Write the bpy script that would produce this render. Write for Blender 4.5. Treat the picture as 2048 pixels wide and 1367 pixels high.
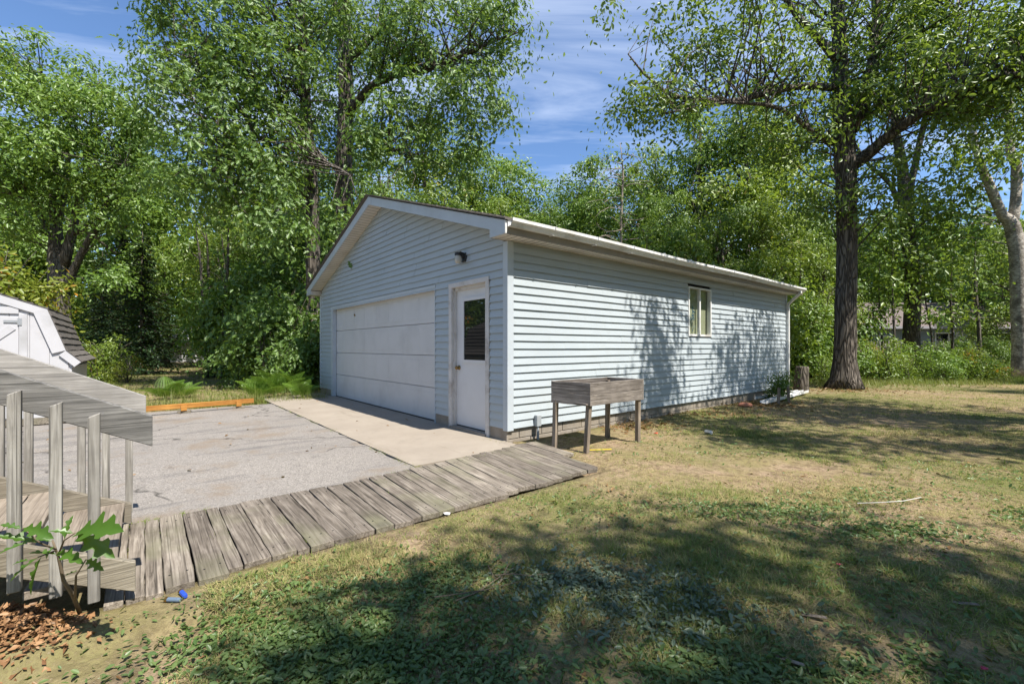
import bpy, bmesh, math, random
import numpy as np
from mathutils import Vector, Matrix
R = math.radians
for o in list(bpy.data.objects): bpy.data.objects.remove(o)
SC = bpy.context.scene
COL = SC.collection

# ------------------------------------------------------------------ camera
CAMZ = 1.2
FPX, HZ = 889.0, 694.0            # focal length and horizon row of the 2048 px wide photograph
cam = bpy.data.cameras.new('camera'); camo = bpy.data.objects.new('camera', cam); COL.objects.link(camo)
camo.location = (0, 0, CAMZ); camo.rotation_euler = (R(90), 0, 0)
cam.sensor_width = 36; cam.lens = FPX / 2048 * 36; cam.shift_y = (HZ - 683.5) / 2048
cam.clip_start = 0.05; cam.clip_end = 2000
SC.camera = camo

# ------------------------------------------------------------------ sky, sun, exposure
SUN_EL, SUN_AZ = 57.0, math.degrees(math.atan2(.702, -.7125))    # azimuth clockwise from +Y
w = bpy.data.worlds.new('World'); SC.world = w; w.use_nodes = True
nt = w.node_tree; nt.nodes.clear()
wo = nt.nodes.new('ShaderNodeOutputWorld'); bg = nt.nodes.new('ShaderNodeBackground')
sky = nt.nodes.new('ShaderNodeTexSky'); sky.sky_type = 'NISHITA'; sky.sun_disc = False
sky.sun_elevation = R(SUN_EL); sky.sun_rotation = R(SUN_AZ); sky.air_density = 1.1; sky.dust_density = 0.3; sky.ozone_density = 3.0
bg.inputs['Strength'].default_value = 0.10
tc = nt.nodes.new('ShaderNodeTexCoord'); sep = nt.nodes.new('ShaderNodeSeparateXYZ')
nt.links.new(tc.outputs['Generated'], sep.inputs[0])
# thin cirrus: direction projected on a high plane, stretched noise
zz = nt.nodes.new('ShaderNodeMath'); zz.operation = 'MAXIMUM'; nt.links.new(sep.outputs['Z'], zz.inputs[0]); zz.inputs[1].default_value = 0.06
dv = nt.nodes.new('ShaderNodeVectorMath'); dv.operation = 'DIVIDE'; cmb = nt.nodes.new('ShaderNodeCombineXYZ')
for k in 'XYZ': nt.links.new(zz.outputs[0], cmb.inputs[k])
nt.links.new(tc.outputs['Generated'], dv.inputs[0]); nt.links.new(cmb.outputs[0], dv.inputs[1])
mp = nt.nodes.new('ShaderNodeMapping'); mp.inputs['Scale'].default_value = (0.5, 1.9, 1); mp.inputs['Rotation'].default_value = (0, 0, R(-14)); mp.inputs['Location'].default_value = (3.1, .35, 0)
nt.links.new(dv.outputs[0], mp.inputs[0])
cn = nt.nodes.new('ShaderNodeTexNoise'); cn.inputs['Scale'].default_value = 0.9; cn.inputs['Detail'].default_value = 7; cn.inputs['Roughness'].default_value = 0.58; cn.inputs['Distortion'].default_value = 0.5
nt.links.new(mp.outputs[0], cn.inputs['Vector'])
cr = nt.nodes.new('ShaderNodeValToRGB'); cr.color_ramp.elements[0].position = 0.49; cr.color_ramp.elements[1].position = 0.85
cr.color_ramp.elements[0].color = (0, 0, 0, 1); cr.color_ramp.elements[1].color = (.75, .75, .75, 1)
nt.links.new(cn.outputs[0], cr.inputs[0])
mx = nt.nodes.new('ShaderNodeMixRGB'); mx.inputs[2].default_value = (7.4, 8.2, 9.6, 1)
nt.links.new(cr.outputs[0], mx.inputs[0]); hm = nt.nodes.new('ShaderNodeMixRGB'); hm.blend_type = 'MULTIPLY'; hm.inputs[0].default_value = 1; hm.inputs[2].default_value = (.86, .98, 1.14, 1); nt.links.new(sky.outputs[0], hm.inputs[1]); nt.links.new(hm.outputs[0], mx.inputs[1]); nt.links.new(mx.outputs[0], bg.inputs[0]); nt.links.new(bg.outputs[0], wo.inputs[0])

sl = bpy.data.lights.new('sun', 'SUN'); slo = bpy.data.objects.new('sun', sl); COL.objects.link(slo)
sl.energy = 5.0; sl.angle = R(0.53); sl.color = (1, .94, .85)
sd = Vector((.702 * math.cos(R(SUN_EL)), -.7125 * math.cos(R(SUN_EL)), math.sin(R(SUN_EL))))
slo.rotation_euler = sd.to_track_quat('Z', 'Y').to_euler()
SC.view_settings.view_transform = 'Standard'; SC.view_settings.look = 'None'; SC.view_settings.gamma = 1
SC.view_settings.exposure = 0.8
SC.render.engine = 'CYCLES'
SC.cycles.max_bounces = 7; SC.cycles.diffuse_bounces = 4; SC.cycles.transmission_bounces = 4; SC.cycles.transparent_max_bounces = 6
SC.cycles.use_denoising = True; SC.cycles.caustics_reflective = False; SC.cycles.caustics_refractive = False

# ------------------------------------------------------------------ frames of reference
C0 = np.array([-.052, 5.609]); EX = np.array([.6371, -.7708]); EY = np.array([.7708, .6371])
ROT = math.atan2(EX[1], EX[0])                 # garage axes: x = out of the side wall, y = along the side wall
def G(x, y, z=0): p = C0 + EX * x + EY * y; return (float(p[0]), float(p[1]), z)
def to_local(X, Y): dx, dy = X - C0[0], Y - C0[1]; return dx * EX[0] + dy * EX[1], dx * EY[0] + dy * EY[1]
def at(px, py, d): return np.array([(px - 1024) / FPX * d, d, CAMZ - (py - HZ) * d / FPX])
def gnd(px, py, z=0): d = (CAMZ - z) * FPX / (py - HZ); return np.array([(px - 1024) / FPX * d, d, z])

# ------------------------------------------------------------------ object helpers
def empty(name, label, cat, loc=(0, 0, 0), rz=0, group=None):
    o = bpy.data.objects.new(name, None); COL.objects.link(o); o.empty_display_size = .1
    o.location = loc; o.rotation_euler = (0, 0, rz); tag(o, label, cat, group); return o
def tag(o, label=None, cat=None, group=None, kind=None):
    if label: o['label'] = label
    if cat: o['category'] = cat
    if group: o['group'] = group
    if kind: o['kind'] = kind
    return o
def link(name, me, mat, parent=None, loc=None, rot=None):
    o = bpy.data.objects.new(name, me); COL.objects.link(o)
    if mat is not None and not me.materials: me.materials.append(mat)
    if parent is not None: o.parent = parent
    if loc is not None: o.location = loc
    if rot is not None: o.rotation_euler = rot
    return o
class MB:
    def __init__(s): s.v = []; s.f = []
    def box(s, x0, x1, y0, y1, z0, z1):
        n = len(s.v); s.v += [(x, y, z) for z in (z0, z1) for y in (y0, y1) for x in (x0, x1)]
        s.f += [tuple(n + i for i in q) for q in ((0, 2, 3, 1), (4, 5, 7, 6), (0, 1, 5, 4), (2, 6, 7, 3), (0, 4, 6, 2), (1, 3, 7, 5))]; return s
    def prism(s, poly, axis, a, b):
        """polygon of 2-d points extruded along an axis from a to b"""
        n = len(s.v); k = len(poly)
        def P(p, t):
            if axis == 'x': return (t, p[0], p[1])
            if axis == 'y': return (p[0], t, p[1])
            return (p[0], p[1], t)
        s.v += [P(p, a) for p in poly] + [P(p, b) for p in poly]
        s.f += [tuple(range(n, n + k))[::-1], tuple(range(n + k, n + 2 * k))]
        s.f += [(n + i, n + (i + 1) % k, n + k + (i + 1) % k, n + k + i) for i in range(k)]; return s
    def poly(s, pts): n = len(s.v); s.v += [tuple(p) for p in pts]; s.f.append(tuple(range(n, n + len(pts)))); return s
    def bar(s, p, q, wx, wy, up=(0, 0, 1)):
        """box beam from p to q, cross-section wx (sideways) by wy (along up)"""
        p = Vector(p); q = Vector(q); d = (q - p).normalized(); a = d.cross(Vector(up))
        if a.length < 1e-4: a = d.cross(Vector((0, 1, 0)))
        a.normalize(); b = a.cross(d).normalized(); n = len(s.v)
        for c in (p, q):
            for i, j in ((-1, -1), (1, -1), (1, 1), (-1, 1)): s.v.append(tuple(c + a * (i * wx / 2) + b * (j * wy / 2)))
        s.f += [(n, n + 3, n + 2, n + 1), (n + 4, n + 5, n + 6, n + 7)] + [(n + i, n + (i + 1) % 4, n + 4 + (i + 1) % 4, n + 4 + i) for i in range(4)]; return s
    def tube(s, pts, rad, seg=8, cap=True):
        pts = [Vector(p) for p in pts]; n0 = len(s.v)
        if not hasattr(rad, '__len__'): rad = [rad] * len(pts)
        t0 = (pts[1] - pts[0]).normalized(); ref = Vector((1, 0, 0)) if abs(t0.x) < .8 else Vector((0, 1, 0))
        for i, p in enumerate(pts):
            t = (pts[min(i + 1, len(pts) - 1)] - pts[max(i - 1, 0)]).normalized()
            a = (ref - t * ref.dot(t)).normalized(); b = t.cross(a); ref = a
            for k in range(seg):
                an = 2 * math.pi * k / seg; s.v.append(tuple(p + (a * math.cos(an) + b * math.sin(an)) * rad[i]))
        for i in range(len(pts) - 1):
            for k in range(seg):
                k2 = (k + 1) % seg; s.f.append((n0 + i * seg + k, n0 + i * seg + k2, n0 + (i + 1) * seg + k2, n0 + (i + 1) * seg + k))
        if cap: s.f.append(tuple(n0 + k for k in range(seg))[::-1]); s.f.append(tuple(n0 + (len(pts) - 1) * seg + k for k in range(seg)))
        return s
    def lathe(s, prof, seg=16, c=(0, 0, 0)):
        n0 = len(s.v)
        for r, z in prof:
            for k in range(seg): a = 2 * math.pi * k / seg; s.v.append((c[0] + r * math.cos(a), c[1] + r * math.sin(a), c[2] + z))
        for i in range(len(prof) - 1):
            for k in range(seg): k2 = (k + 1) % seg; s.f.append((n0 + i * seg + k, n0 + i * seg + k2, n0 + (i + 1) * seg + k2, n0 + (i + 1) * seg + k))
        s.f.append(tuple(n0 + k for k in range(seg))[::-1]); s.f.append(tuple(n0 + (len(prof) - 1) * seg + k for k in range(seg))); return s
    def mesh(s, name, mat=None, smooth=False, bevel=0):
        me = bpy.data.meshes.new(name); me.from_pydata(s.v, [], s.f)
        bm = bmesh.new(); bm.from_mesh(me); bmesh.ops.recalc_face_normals(bm, faces=bm.faces)
        if bevel: bmesh.ops.bevel(bm, geom=list(bm.edges), offset=bevel, segments=1, affect='EDGES')
        bm.to_mesh(me); bm.free()
        if smooth: me.polygons.foreach_set('use_smooth', [True] * len(me.polygons))
        if mat: me.materials.append(mat)
        me.update(); return me
    def build(s, name, mat, parent=None, loc=None, rot=None, smooth=False, bevel=0):
        return link(name, s.mesh(name, mat, smooth, bevel), None, parent, loc, rot)
def raw_mesh(name, V, sizes, idx, mat):
    """fast mesh from arrays: V (n,3), polygon sizes, flat vertex index list"""
    me = bpy.data.meshes.new(name); me.vertices.add(len(V)); me.vertices.foreach_set('co', np.ascontiguousarray(V, dtype=np.float32).ravel())
    me.loops.add(len(idx)); me.loops.foreach_set('vertex_index', np.ascontiguousarray(idx, dtype=np.int32))
    me.polygons.add(len(sizes)); st = np.concatenate([[0], np.cumsum(sizes)[:-1]]).astype(np.int32)
    me.polygons.foreach_set('loop_start', st)
    me.update(calc_edges=True); me.validate(); me.materials.append(mat); return me
def copy_tree(src, loc, rz, sc=1.0, label=None, group=None, cat=None):
    r = src.copy(); COL.objects.link(r); r.location = loc; r.rotation_euler = (0, 0, rz); r.scale = (sc, sc, sc) if not hasattr(sc, '__len__') else sc
    tag(r, label, cat, group)
    for ch in list(src.children):
        c = ch.copy(); COL.objects.link(c); c.parent = r
    return r

# ------------------------------------------------------------------ material helpers
class NT:
    def __init__(s, name):
        s.m = bpy.data.materials.new(name); s.m.use_nodes = True; s.t = s.m.node_tree; s.t.nodes.clear()
        s.out = s.n('ShaderNodeOutputMaterial')
    def n(s, t, **kw):
        x = s.t.nodes.new(t)
        for k, v in kw.items(): setattr(x, k, v)
        return x
    def l(s, a, b): s.t.links.new(a, b)
    def coord(s, kind='Object', scale=(1, 1, 1), rnd=0.0):
        c = s.n('ShaderNodeTexCoord'); m = s.n('ShaderNodeMapping'); m.inputs['Scale'].default_value = scale
        src = c.outputs[kind]
        if rnd:
            oi = s.n('ShaderNodeObjectInfo'); mu = s.n('ShaderNodeMath', operation='MULTIPLY'); s.l(oi.outputs['Random'], mu.inputs[0]); mu.inputs[1].default_value = rnd
            ad = s.n('ShaderNodeVectorMath', operation='ADD'); s.l(src, ad.inputs[0]); s.l(mu.outputs[0], ad.inputs[1]); src = ad.outputs[0]
        s.l(src, m.inputs[0]); return m.outputs[0]
    def noise(s, vec, scale, detail=4, rough=.55, dist=0.0):
        x = s.n('ShaderNodeTexNoise'); x.inputs['Scale'].default_value = scale; x.inputs['Detail'].default_value = detail
        x.inputs['Roughness'].default_value = rough; x.inputs['Distortion'].default_value = dist; s.l(vec, x.inputs['Vector']); return x.outputs[0]
    def ramp(s, fac, stops):
        x = s.n('ShaderNodeValToRGB'); e = x.color_ramp.elements
        while len(e) < len(stops): e.new(.5)
        for i, (p, c) in enumerate(stops): e[i].position = p; e[i].color = tuple(c) + (1,) if len(c) == 3 else c
        s.l(fac, x.inputs[0]); return x.outputs[0]
    def fr(s, fac, a, b, lo=0.0, hi=1.0):
        x = s.n('ShaderNodeMapRange'); x.inputs['From Min'].default_value = a; x.inputs['From Max'].default_value = b
        x.inputs['To Min'].default_value = lo; x.inputs['To Max'].default_value = hi; s.l(fac, x.inputs['Value']); return x.outputs[0]
    def mix(s, fac, a, b, mode='MIX'):
        x = s.n('ShaderNodeMixRGB', blend_type=mode)
        for i, v in ((0, fac), (1, a), (2, b)):
            if hasattr(v, 'links'): s.l(v, x.inputs[i])
            elif i == 0: x.inputs[0].default_value = v
            else: x.inputs[i].default_value = tuple(v) + (1,)
        return x.outputs[0]
    def math(s, op, a, b):
        x = s.n('ShaderNodeMath', operation=op)
        for i, v in ((0, a), (1, b)):
            if hasattr(v, 'links'): s.l(v, x.inputs[i])
            else: x.inputs[i].default_value = v
        return x.outputs[0]
    def bsdf(s, col, rough=.7, spec=.3, bump=None, bstr=.4, bdist=.01, metal=0.0):
        b = s.n('ShaderNodeBsdfPrincipled')
        if hasattr(col, 'links'): s.l(col, b.inputs['Base Color'])
        else: b.inputs['Base Color'].default_value = tuple(col) + (1,)
        if hasattr(rough, 'links'): s.l(rough, b.inputs['Roughness'])
        else: b.inputs['Roughness'].default_value = rough
        b.inputs['Specular IOR Level'].default_value = spec; b.inputs['Metallic'].default_value = metal
        if bump is not None:
            u = s.n('ShaderNodeBump'); u.inputs['Strength'].default_value = bstr; u.inputs['Distance'].default_value = bdist
            s.l(bump, u.inputs['Height']); s.l(u.outputs[0], b.inputs['Normal'])
        s.l(b.outputs[0], s.out.inputs[0]); return s.m
def simple(name, col, rough=.6, spec=.3, var=.12, scale=8, bstr=.1, dirt=None, metal=0.0, rnd=7.0):
    t = NT(name); v = t.coord('Object', rnd=rnd); n = t.noise(v, scale, 5); d = [c * (1 - var) for c in col]
    c = t.mix(t.fr(n, .3, .7), d, col)
    if dirt: c = t.mix(t.fr(t.noise(v, scale * .35, 6, .65), .52, .72, 0, .8), c, dirt)
    return t.bsdf(c, rough, spec, n, bstr, .004, metal)
def wood(name, dark, mid, light, grain=1.0, green=None, along='x', rough=.85):
    t = NT(name); sc = {'x': (1.3, 26, 26), 'y': (26, 1.3, 26), 'z': (26, 26, 1.3)}[along]
    v = t.coord('Object', sc, rnd=13.0); g = t.noise(v, 1.6 * grain, 6, .62, 1.1)
    v2 = t.coord('Object', (1, 1, 1), rnd=13.0); b = t.noise(v2, 3.2, 5, .6)
    sc3 = {'x': (.7, 90, 90), 'y': (90, .7, 90), 'z': (90, 90, .7)}[along]
    v3 = t.coord('Object', sc3, rnd=5.0); h = t.noise(v3, 1.2, 3, .6, .3)
    c = t.ramp(g, [(.28, dark), (.5, mid), (.74, light)])
    c = t.mix(t.fr(h, .56, .68, 0, .75), c, [x * .35 for x in dark])
    c = t.mix(t.fr(b, .38, .68, 0, .55), c, [x * .8 for x in dark])
    oi = t.n('ShaderNodeObjectInfo'); c = t.mix(1.0, c, t.ramp(oi.outputs['Random'], [(0, (.72, .70, .68)), (.5, (.95, .93, .9)), (1, (1.12, 1.1, 1.06))]), 'MULTIPLY')
    if green: c = t.mix(t.fr(t.noise(v2, 1.4, 4), .5, .72, 0, .55), c, green)
    return t.bsdf(c, rough, .2, t.math('ADD', g, h), .55, .004)
def leafmat(name, a, b, c3=None, trans=.45, gloss=.12, autumn=0.0, autcol=(.45, .25, .03), noise_scale=.35, rough=.42):
    t = NT(name); g = t.n('ShaderNodeNewGeometry'); v = t.coord('Object'); n = t.noise(v, noise_scale, 3)
    col = t.mix(g.outputs['Random Per Island'], a, b)
    col = t.mix(t.fr(n, .4, .65, 0, .6), col, c3 or b)
    if autumn:
        col = t.mix(t.fr(t.math('ADD', t.noise(v, noise_scale * 2.2, 3), t.math('MULTIPLY', g.outputs['Random Per Island'], .25)), .86 - autumn, .9 - autumn * .6), col, autcol)
    d = t.n('ShaderNodeBsdfDiffuse'); tr = t.n('ShaderNodeBsdfTranslucent'); gl = t.n('ShaderNodeBsdfGlossy'); gl.inputs['Roughness'].default_value = rough
    t.l(col, d.inputs[0]); tcx = t.mix(.35, col, (.30, .38, .03)); t.l(tcx, tr.inputs[0]); gl.inputs[0].default_value = (1, 1, 1, 1)
    m1 = t.n('ShaderNodeMixShader'); m1.inputs[0].default_value = trans; t.l(d.outputs[0], m1.inputs[1]); t.l(tr.outputs[0], m1.inputs[2])
    m2 = t.n('ShaderNodeMixShader'); m2.inputs[0].default_value = gloss; gl.inputs[0].default_value = (.62, .66, .60, 1); t.l(m1.outputs[0], m2.inputs[1]); t.l(gl.outputs[0], m2.inputs[2])
    t.l(m2.outputs[0], t.out.inputs[0]); return t.m
def barkmat(name, dark, light, sz=.16, scale=9, bstr=1.0, bdist=.05, pale=None):
    t = NT(name); v = t.coord('Object', (1, 1, sz), rnd=3.0); a = t.noise(v, scale, 5, .65, .9)
    x = t.n('ShaderNodeTexVoronoi', feature='DISTANCE_TO_EDGE'); x.inputs['Scale'].default_value = scale * 1.1
    wv = t.n('ShaderNodeVectorMath', operation='ADD'); nn = t.n('ShaderNodeTexNoise'); nn.inputs['Scale'].default_value = 5; t.l(v, nn.inputs['Vector'])
    sc = t.n('ShaderNodeVectorMath', operation='SCALE'); sc.inputs['Scale'].default_value = .35; t.l(nn.outputs['Color'], sc.inputs[0]); t.l(v, wv.inputs[0]); t.l(sc.outputs[0], wv.inputs[1]); t.l(wv.outputs[0], x.inputs['Vector'])
    e = t.fr(x.outputs['Distance'], 0.0, .22)
    h = t.math('ADD', t.math('MULTIPLY', e, .7), t.math('MULTIPLY', a, .6))
    c = t.ramp(h, [(.25, dark), (.6, [(p + q) / 2 for p, q in zip(dark, light)]), (1.0, light)])
    if pale: c = t.mix(t.fr(t.noise(t.coord('Object', (1, 1, 1)), 2.5, 5), .5, .62, 0, .7), c, pale)
    return t.bsdf(c, .95, .1, h, bstr, bdist)

M = {}
def siding(name, col, mild):
    t = NT(name); v = t.coord('Object', rnd=0); n = t.noise(v, 1.1, 5, .6); f = t.noise(t.coord('Object', (30, 30, 90)), 3, 3)
    c = t.mix(t.fr(n, .35, .7), [x * .93 for x in col], col); c = t.mix(t.fr(t.noise(v, 2.3, 6, .7), .55, .8, 0, .4), c, mild)
    return t.bsdf(c, .5, .35, f, .06, .002)
M['siding'] = siding('vinyl_siding', (.425, .475, .505), (.31, .345, .34))
M['trim'] = simple('blue_grey_trim', (.48, .53, .57), .45, .35, .06, 4, .05, (.38, .42, .44))
M['soffit'] = simple('cream_soffit', (.66, .62, .56), .55, .3, .08, 5, .05, (.45, .40, .33))
M['gutter'] = simple('white_gutter', (.76, .76, .75), .4, .4, .08, 6, .05, (.40, .37, .32))
M['fascia_brown'] = simple('grey_brown_fascia', (.30, .27, .23), .7, .2, .15, 6)
M['white'] = simple('white_door_paint', (.66, .66, .67), .5, .35, .06, 3, .05, (.54, .53, .52))
M['gdoor'] = simple('garage_door_paint', (.60, .60, .605), .5, .35, .07, 2.5, .05, (.47, .47, .47))
M['peeling'] = simple('peeling_white_paint', (.62, .60, .58), .7, .2, .15, 9, .3, (.26, .21, .17))
M['dark'] = simple('dark_gap', (.03, .03, .03), .9, .1)
M['shingle'] = simple('grey_shingle', (.17, .155, .14), .95, .1, .35, 30, .6, (.10, .09, .085))
M['brass'] = simple('old_brass', (.32, .20, .07), .35, .5, .2, 20, .05, metal=.85)
M['black'] = simple('black_metal', (.025, .025, .027), .45, .4)
M['steel'] = simple('galvanised_steel', (.42, .44, .46), .45, .5, .15, 9, .05, metal=.5)
M['pvc'] = simple('grey_conduit', (.36, .39, .41), .5, .4)
t = NT('concrete'); v = t.coord('Object'); n = t.noise(v, 1.3, 8, .65); n2 = t.noise(v, 60, 3)
c = t.mix(t.fr(n, .3, .7), (.28, .24, .195), (.35, .305, .25)); c = t.mix(t.fr(t.noise(v, 3.1, 7, .7), .56, .75, 0, .6), c, (.23, .20, .165)); c = t.mix(t.fr(n2, .55, .75, 0, .3), c, (.28, .26, .23))
c = t.mix(t.fr(t.noise(t.coord('Object', (.5, 3, 1)), 1.4, 6, .7), .56, .7, 0, .5), c, (.20, .165, .125)); c = t.mix(t.fr(t.noise(v, 7, 6, .7), .62, .72, 0, .5), c, (.19, .16, .13))
M['concrete'] = t.bsdf(c, .9, .15, n2, .25, .004)
t = NT('concrete_block'); v = t.coord('Object', rnd=3.); n = t.noise(v, 4, 8, .7); n2 = t.noise(v, 90, 3)
c = t.mix(t.fr(n, .3, .7), (.24, .205, .165), (.35, .315, .27)); c = t.mix(t.fr(n2, .5, .8, 0, .5), c, (.17, .15, .12)); M['block'] = t.bsdf(c, .95, .1, n2, .4, .006)
t = NT('asphalt'); v = t.coord('Object'); vo = t.n('ShaderNodeTexVoronoi'); vo.inputs['Scale'].default_value = 120; t.l(v, vo.inputs['Vector'])
vc = t.ramp(vo.outputs['Color'], [(0, (.14, .128, .115)), (.45, (.25, .229, .206)), (1, (.40, .368, .333))])
big = t.noise(v, .55, 6, .6); c = t.mix(t.fr(big, .35, .65, 0, .6), vc, (.21, .195, .18))
st = t.noise(t.coord('Object', (1.0, .45, 1)), .9, 5, .6); c = t.mix(t.fr(st, .60, .72, 0, .65), c, (.30, .23, .155))
c = t.mix(t.fr(t.noise(t.coord('Object', (2.6, .5, 1)), 1.1, 6, .65), .53, .66, 0, .6), c, (.115, .11, .11))
cv = t.n('ShaderNodeTexVoronoi', feature='DISTANCE_TO_EDGE'); cv.inputs['Scale'].default_value = .42
ca_ = t.n('ShaderNodeVectorMath', operation='ADD'); cb_ = t.n('ShaderNodeTexNoise'); cb_.inputs['Scale'].default_value = 1.6; cb_.inputs['Detail'].default_value = 6; t.l(v, cb_.inputs['Vector']); t.l(v, ca_.inputs[0]); t.l(cb_.outputs['Color'], ca_.inputs[1]); t.l(ca_.outputs[0], cv.inputs['Vector'])
c = t.mix(t.math('MULTIPLY', t.fr(cv.outputs['Distance'], .0, .011, 1, 0), t.fr(t.noise(v, .8, 2), .40, .5)), c, (.06, .055, .05))
c = t.mix(t.fr(t.noise(v, 1.1, 7, .7), .53, .64, 0, .55), c, (.23, .175, .12)); c = t.mix(t.fr(t.noise(v, 7, 5, .7), .58, .68, 0, .45), c, (.11, .10, .095))
M['asphalt'] = t.bsdf(c, .95, .15, vo.outputs['Distance'], .45, .008)
M['plank'] = wood('weathered_plank', (.078, .066, .054), (.24, .21, .178), (.43, .39, .34), 1.0, (.22, .22, .13))
M['tread'] = wood('weathered_tread', (.19, .16, .128), (.32, .275, .228), (.44, .39, .33))
M['rail'] = wood('silver_rail', (.16, .155, .15), (.34, .33, .315), (.52, .51, .49), 1.2)
M['railz'] = wood('silver_baluster', (.15, .142, .132), (.32, .31, .292), (.48, .47, .45), 1.2, along='z')
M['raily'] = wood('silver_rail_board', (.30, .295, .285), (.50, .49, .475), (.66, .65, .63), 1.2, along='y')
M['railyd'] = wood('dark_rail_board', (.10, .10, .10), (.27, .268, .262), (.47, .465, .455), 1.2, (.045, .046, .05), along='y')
M['stringer'] = wood('tan_stringer', (.15, .135, .105), (.29, .262, .215), (.42, .39, .33), 1.0, along='y')
M['box'] = wood('grey_planter_board', (.10, .088, .078), (.25, .225, .205), (.45, .415, .385), 1.4)
M['boxy'] = wood('grey_planter_board_side', (.10, .09, .085), (.22, .205, .19), (.36, .34, .315), 1.4, along='y')
M['legz'] = wood('planter_leg_wood', (.14, .115, .09), (.27, .225, .18), (.42, .37, .31), 1.2, along='z')
M['orange'] = wood('orange_stained_wood', (.30, .12, .03), (.58, .28, .065), (.68, .38, .12), .8, along='y', rough=.6)
M['shedwall'] = simple('white_shed_paint', (.50, .50, .52), .6, .3, .08, 3, .08, (.33, .33, .33))
M['shedshade'] = simple('eave_shade_shed_side', (.13, .125, .11), .8, .2, .2, 5)  # eave shade on the white side wall, painted in as a dark colour
M['oakbark'] = barkmat('oak_bark', (.045, .038, .033), (.20, .175, .15), .14, 10, 1.0, .05)
M['bark'] = barkmat('grey_bark', (.05, .043, .036), (.17, .15, .125), .2, 10, .8, .03)
M['palebark'] = barkmat('pale_birch_bark', (.24, .21, .18), (.52, .48, .42), 1.6, 5, .4, .02, (.09, .08, .065))
M['twig'] = simple('twig', (.20, .155, .11), .9, .1, .3, 12)
M['deadwood'] = simple('bare_branch', (.34, .29, .24), .9, .1, .3, 6)
M['oakleaf'] = leafmat('oak_leaf', (.085, .165, .024), (.18, .31, .048), (.14, .25, .036), .48, .075, rough=.5)
M['roakleaf'] = leafmat('small_oak_leaf', (.085, .155, .02), (.17, .265, .035), (.135, .22, .028), .55, .06)
M['leafA'] = leafmat('mid_green_leaf', (.105, .20, .026), (.20, .335, .048), (.24, .36, .055), .48, .06, .0)
M['leafB'] = leafmat('bright_leaf', (.12, .21, .025), (.25, .36, .04), (.29, .37, .05), .5, .07, .06, (.35, .30, .04))
M['leafC'] = leafmat('deep_green_leaf', (.07, .145, .02), (.14, .25, .034), (.16, .26, .038), .45, .06)
M['needle'] = leafmat('spruce_needle', (.022, .055, .024), (.05, .09, .04), (.04, .08, .03), .25, 0.03)
M['yellowleaf'] = leafmat('yellowing_leaf', (.17, .25, .03), (.30, .35, .045), (.33, .33, .045), .5, 0.04, .14, (.55, .22, .02))
M['fern'] = leafmat('fern_frond', (.11, .22, .025), (.19, .32, .045), (.2, .33, .04), .5, 0.04)
M['weed'] = leafmat('broadleaf_weed', (.06, .125, .03), (.15, .22, .065), (.16, .22, .085), .3, 0.05, noise_scale=3)
M['sapling'] = leafmat('sapling_leaf', (.045, .125, .014), (.10, .22, .022), (.08, .18, .02), .5, 0.06, noise_scale=9)
M['drybrown'] = leafmat('dry_brown_leaf', (.16, .085, .035), (.30, .18, .085), (.22, .12, .05), .2, 0.03, noise_scale=3)
M['chip'] = leafmat('bark_chip', (.12, .06, .03), (.38, .22, .11), (.22, .11, .05), .02, 0.02, noise_scale=4)

# ================================================================== ground, driveway, apron
rng = np.random.default_rng(7)
def vnoise(x, y, s, seed=0):
    """smooth value noise on arrays"""
    x = np.asarray(x) * s + seed * 17.3; y = np.asarray(y) * s + seed * 9.1
    xi = np.floor(x).astype(int); yi = np.floor(y).astype(int); fx = x - xi; fy = y - yi
    fx = fx * fx * (3 - 2 * fx); fy = fy * fy * (3 - 2 * fy)
    def h(a, b): n = np.sin(a * 127.1 + b * 311.7 + seed * 74.7) * 43758.5453; return n - np.floor(n)
    return (h(xi, yi) * (1 - fx) + h(xi + 1, yi) * fx) * (1 - fy) + (h(xi, yi + 1) * (1 - fx) + h(xi + 1, yi + 1) * fx) * fy
def paved(X, Y, m=0.0):
    """mask of the driveway, apron, boardwalk, garage and steps, grown by m"""
    lx, ly = to_local(X, Y)
    a = (lx > -6.25 - m) & (lx < .55 + m) & (ly < -1.3 + m) & (ly > -14)
    b = (lx > -7.9 - m) & (lx < .5 + m) & (ly < .1 + m) & (ly > -1.6 - m)
    c_ = (lx > .3 - m) & (lx < 1.66 + m) & (ly > -6 - m) & (ly < .0 + m)
    d = (lx > -7.75 - m) & (lx < .02 + m) & (ly > 0 - m) & (ly < 9.3 + m)
    return a | b | c_ | d
def gz(X, Y):
    X = np.asarray(X, float); Y = np.asarray(Y, float)
    b = (vnoise(X, Y, .8, 1) - .5) * .05 + (vnoise(X, Y, 3.1, 2) - .5) * .03 + (vnoise(X, Y, 9, 3) - .5) * .012
    near = paved(X, Y, .28); z = np.where(near, np.where(to_local(X, Y)[0] > 1.5, .010, -.012) + b * .3, b - .008) + .10 * np.exp(-((X + 2.02) / .30) ** 2 - ((Y - 1.78) / .15) ** 2)
    return np.where(paved(X, Y, -.06), -.09, z)
gx = np.concatenate([np.linspace(-400, -40, 12), np.linspace(-36, -8, 30)[:-1], np.linspace(-8, 12, 300), np.linspace(12, 40, 30)[1:], np.linspace(50, 400, 12)])
gy = np.concatenate([np.linspace(-200, -20, 8), np.linspace(-16, 0, 18), np.linspace(.2, 13, 230), np.linspace(13, 60, 60)[1:], np.linspace(70, 600, 14)])
GX, GY = np.meshgrid(gx, gy); GZ = gz(GX, GY); V = np.stack([GX, GY, GZ], -1).reshape(-1, 3)
nx, ny = len(gx), len(gy); ii = (np.arange(ny - 1)[:, None] * nx + np.arange(nx - 1)[None]).ravel()
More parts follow.
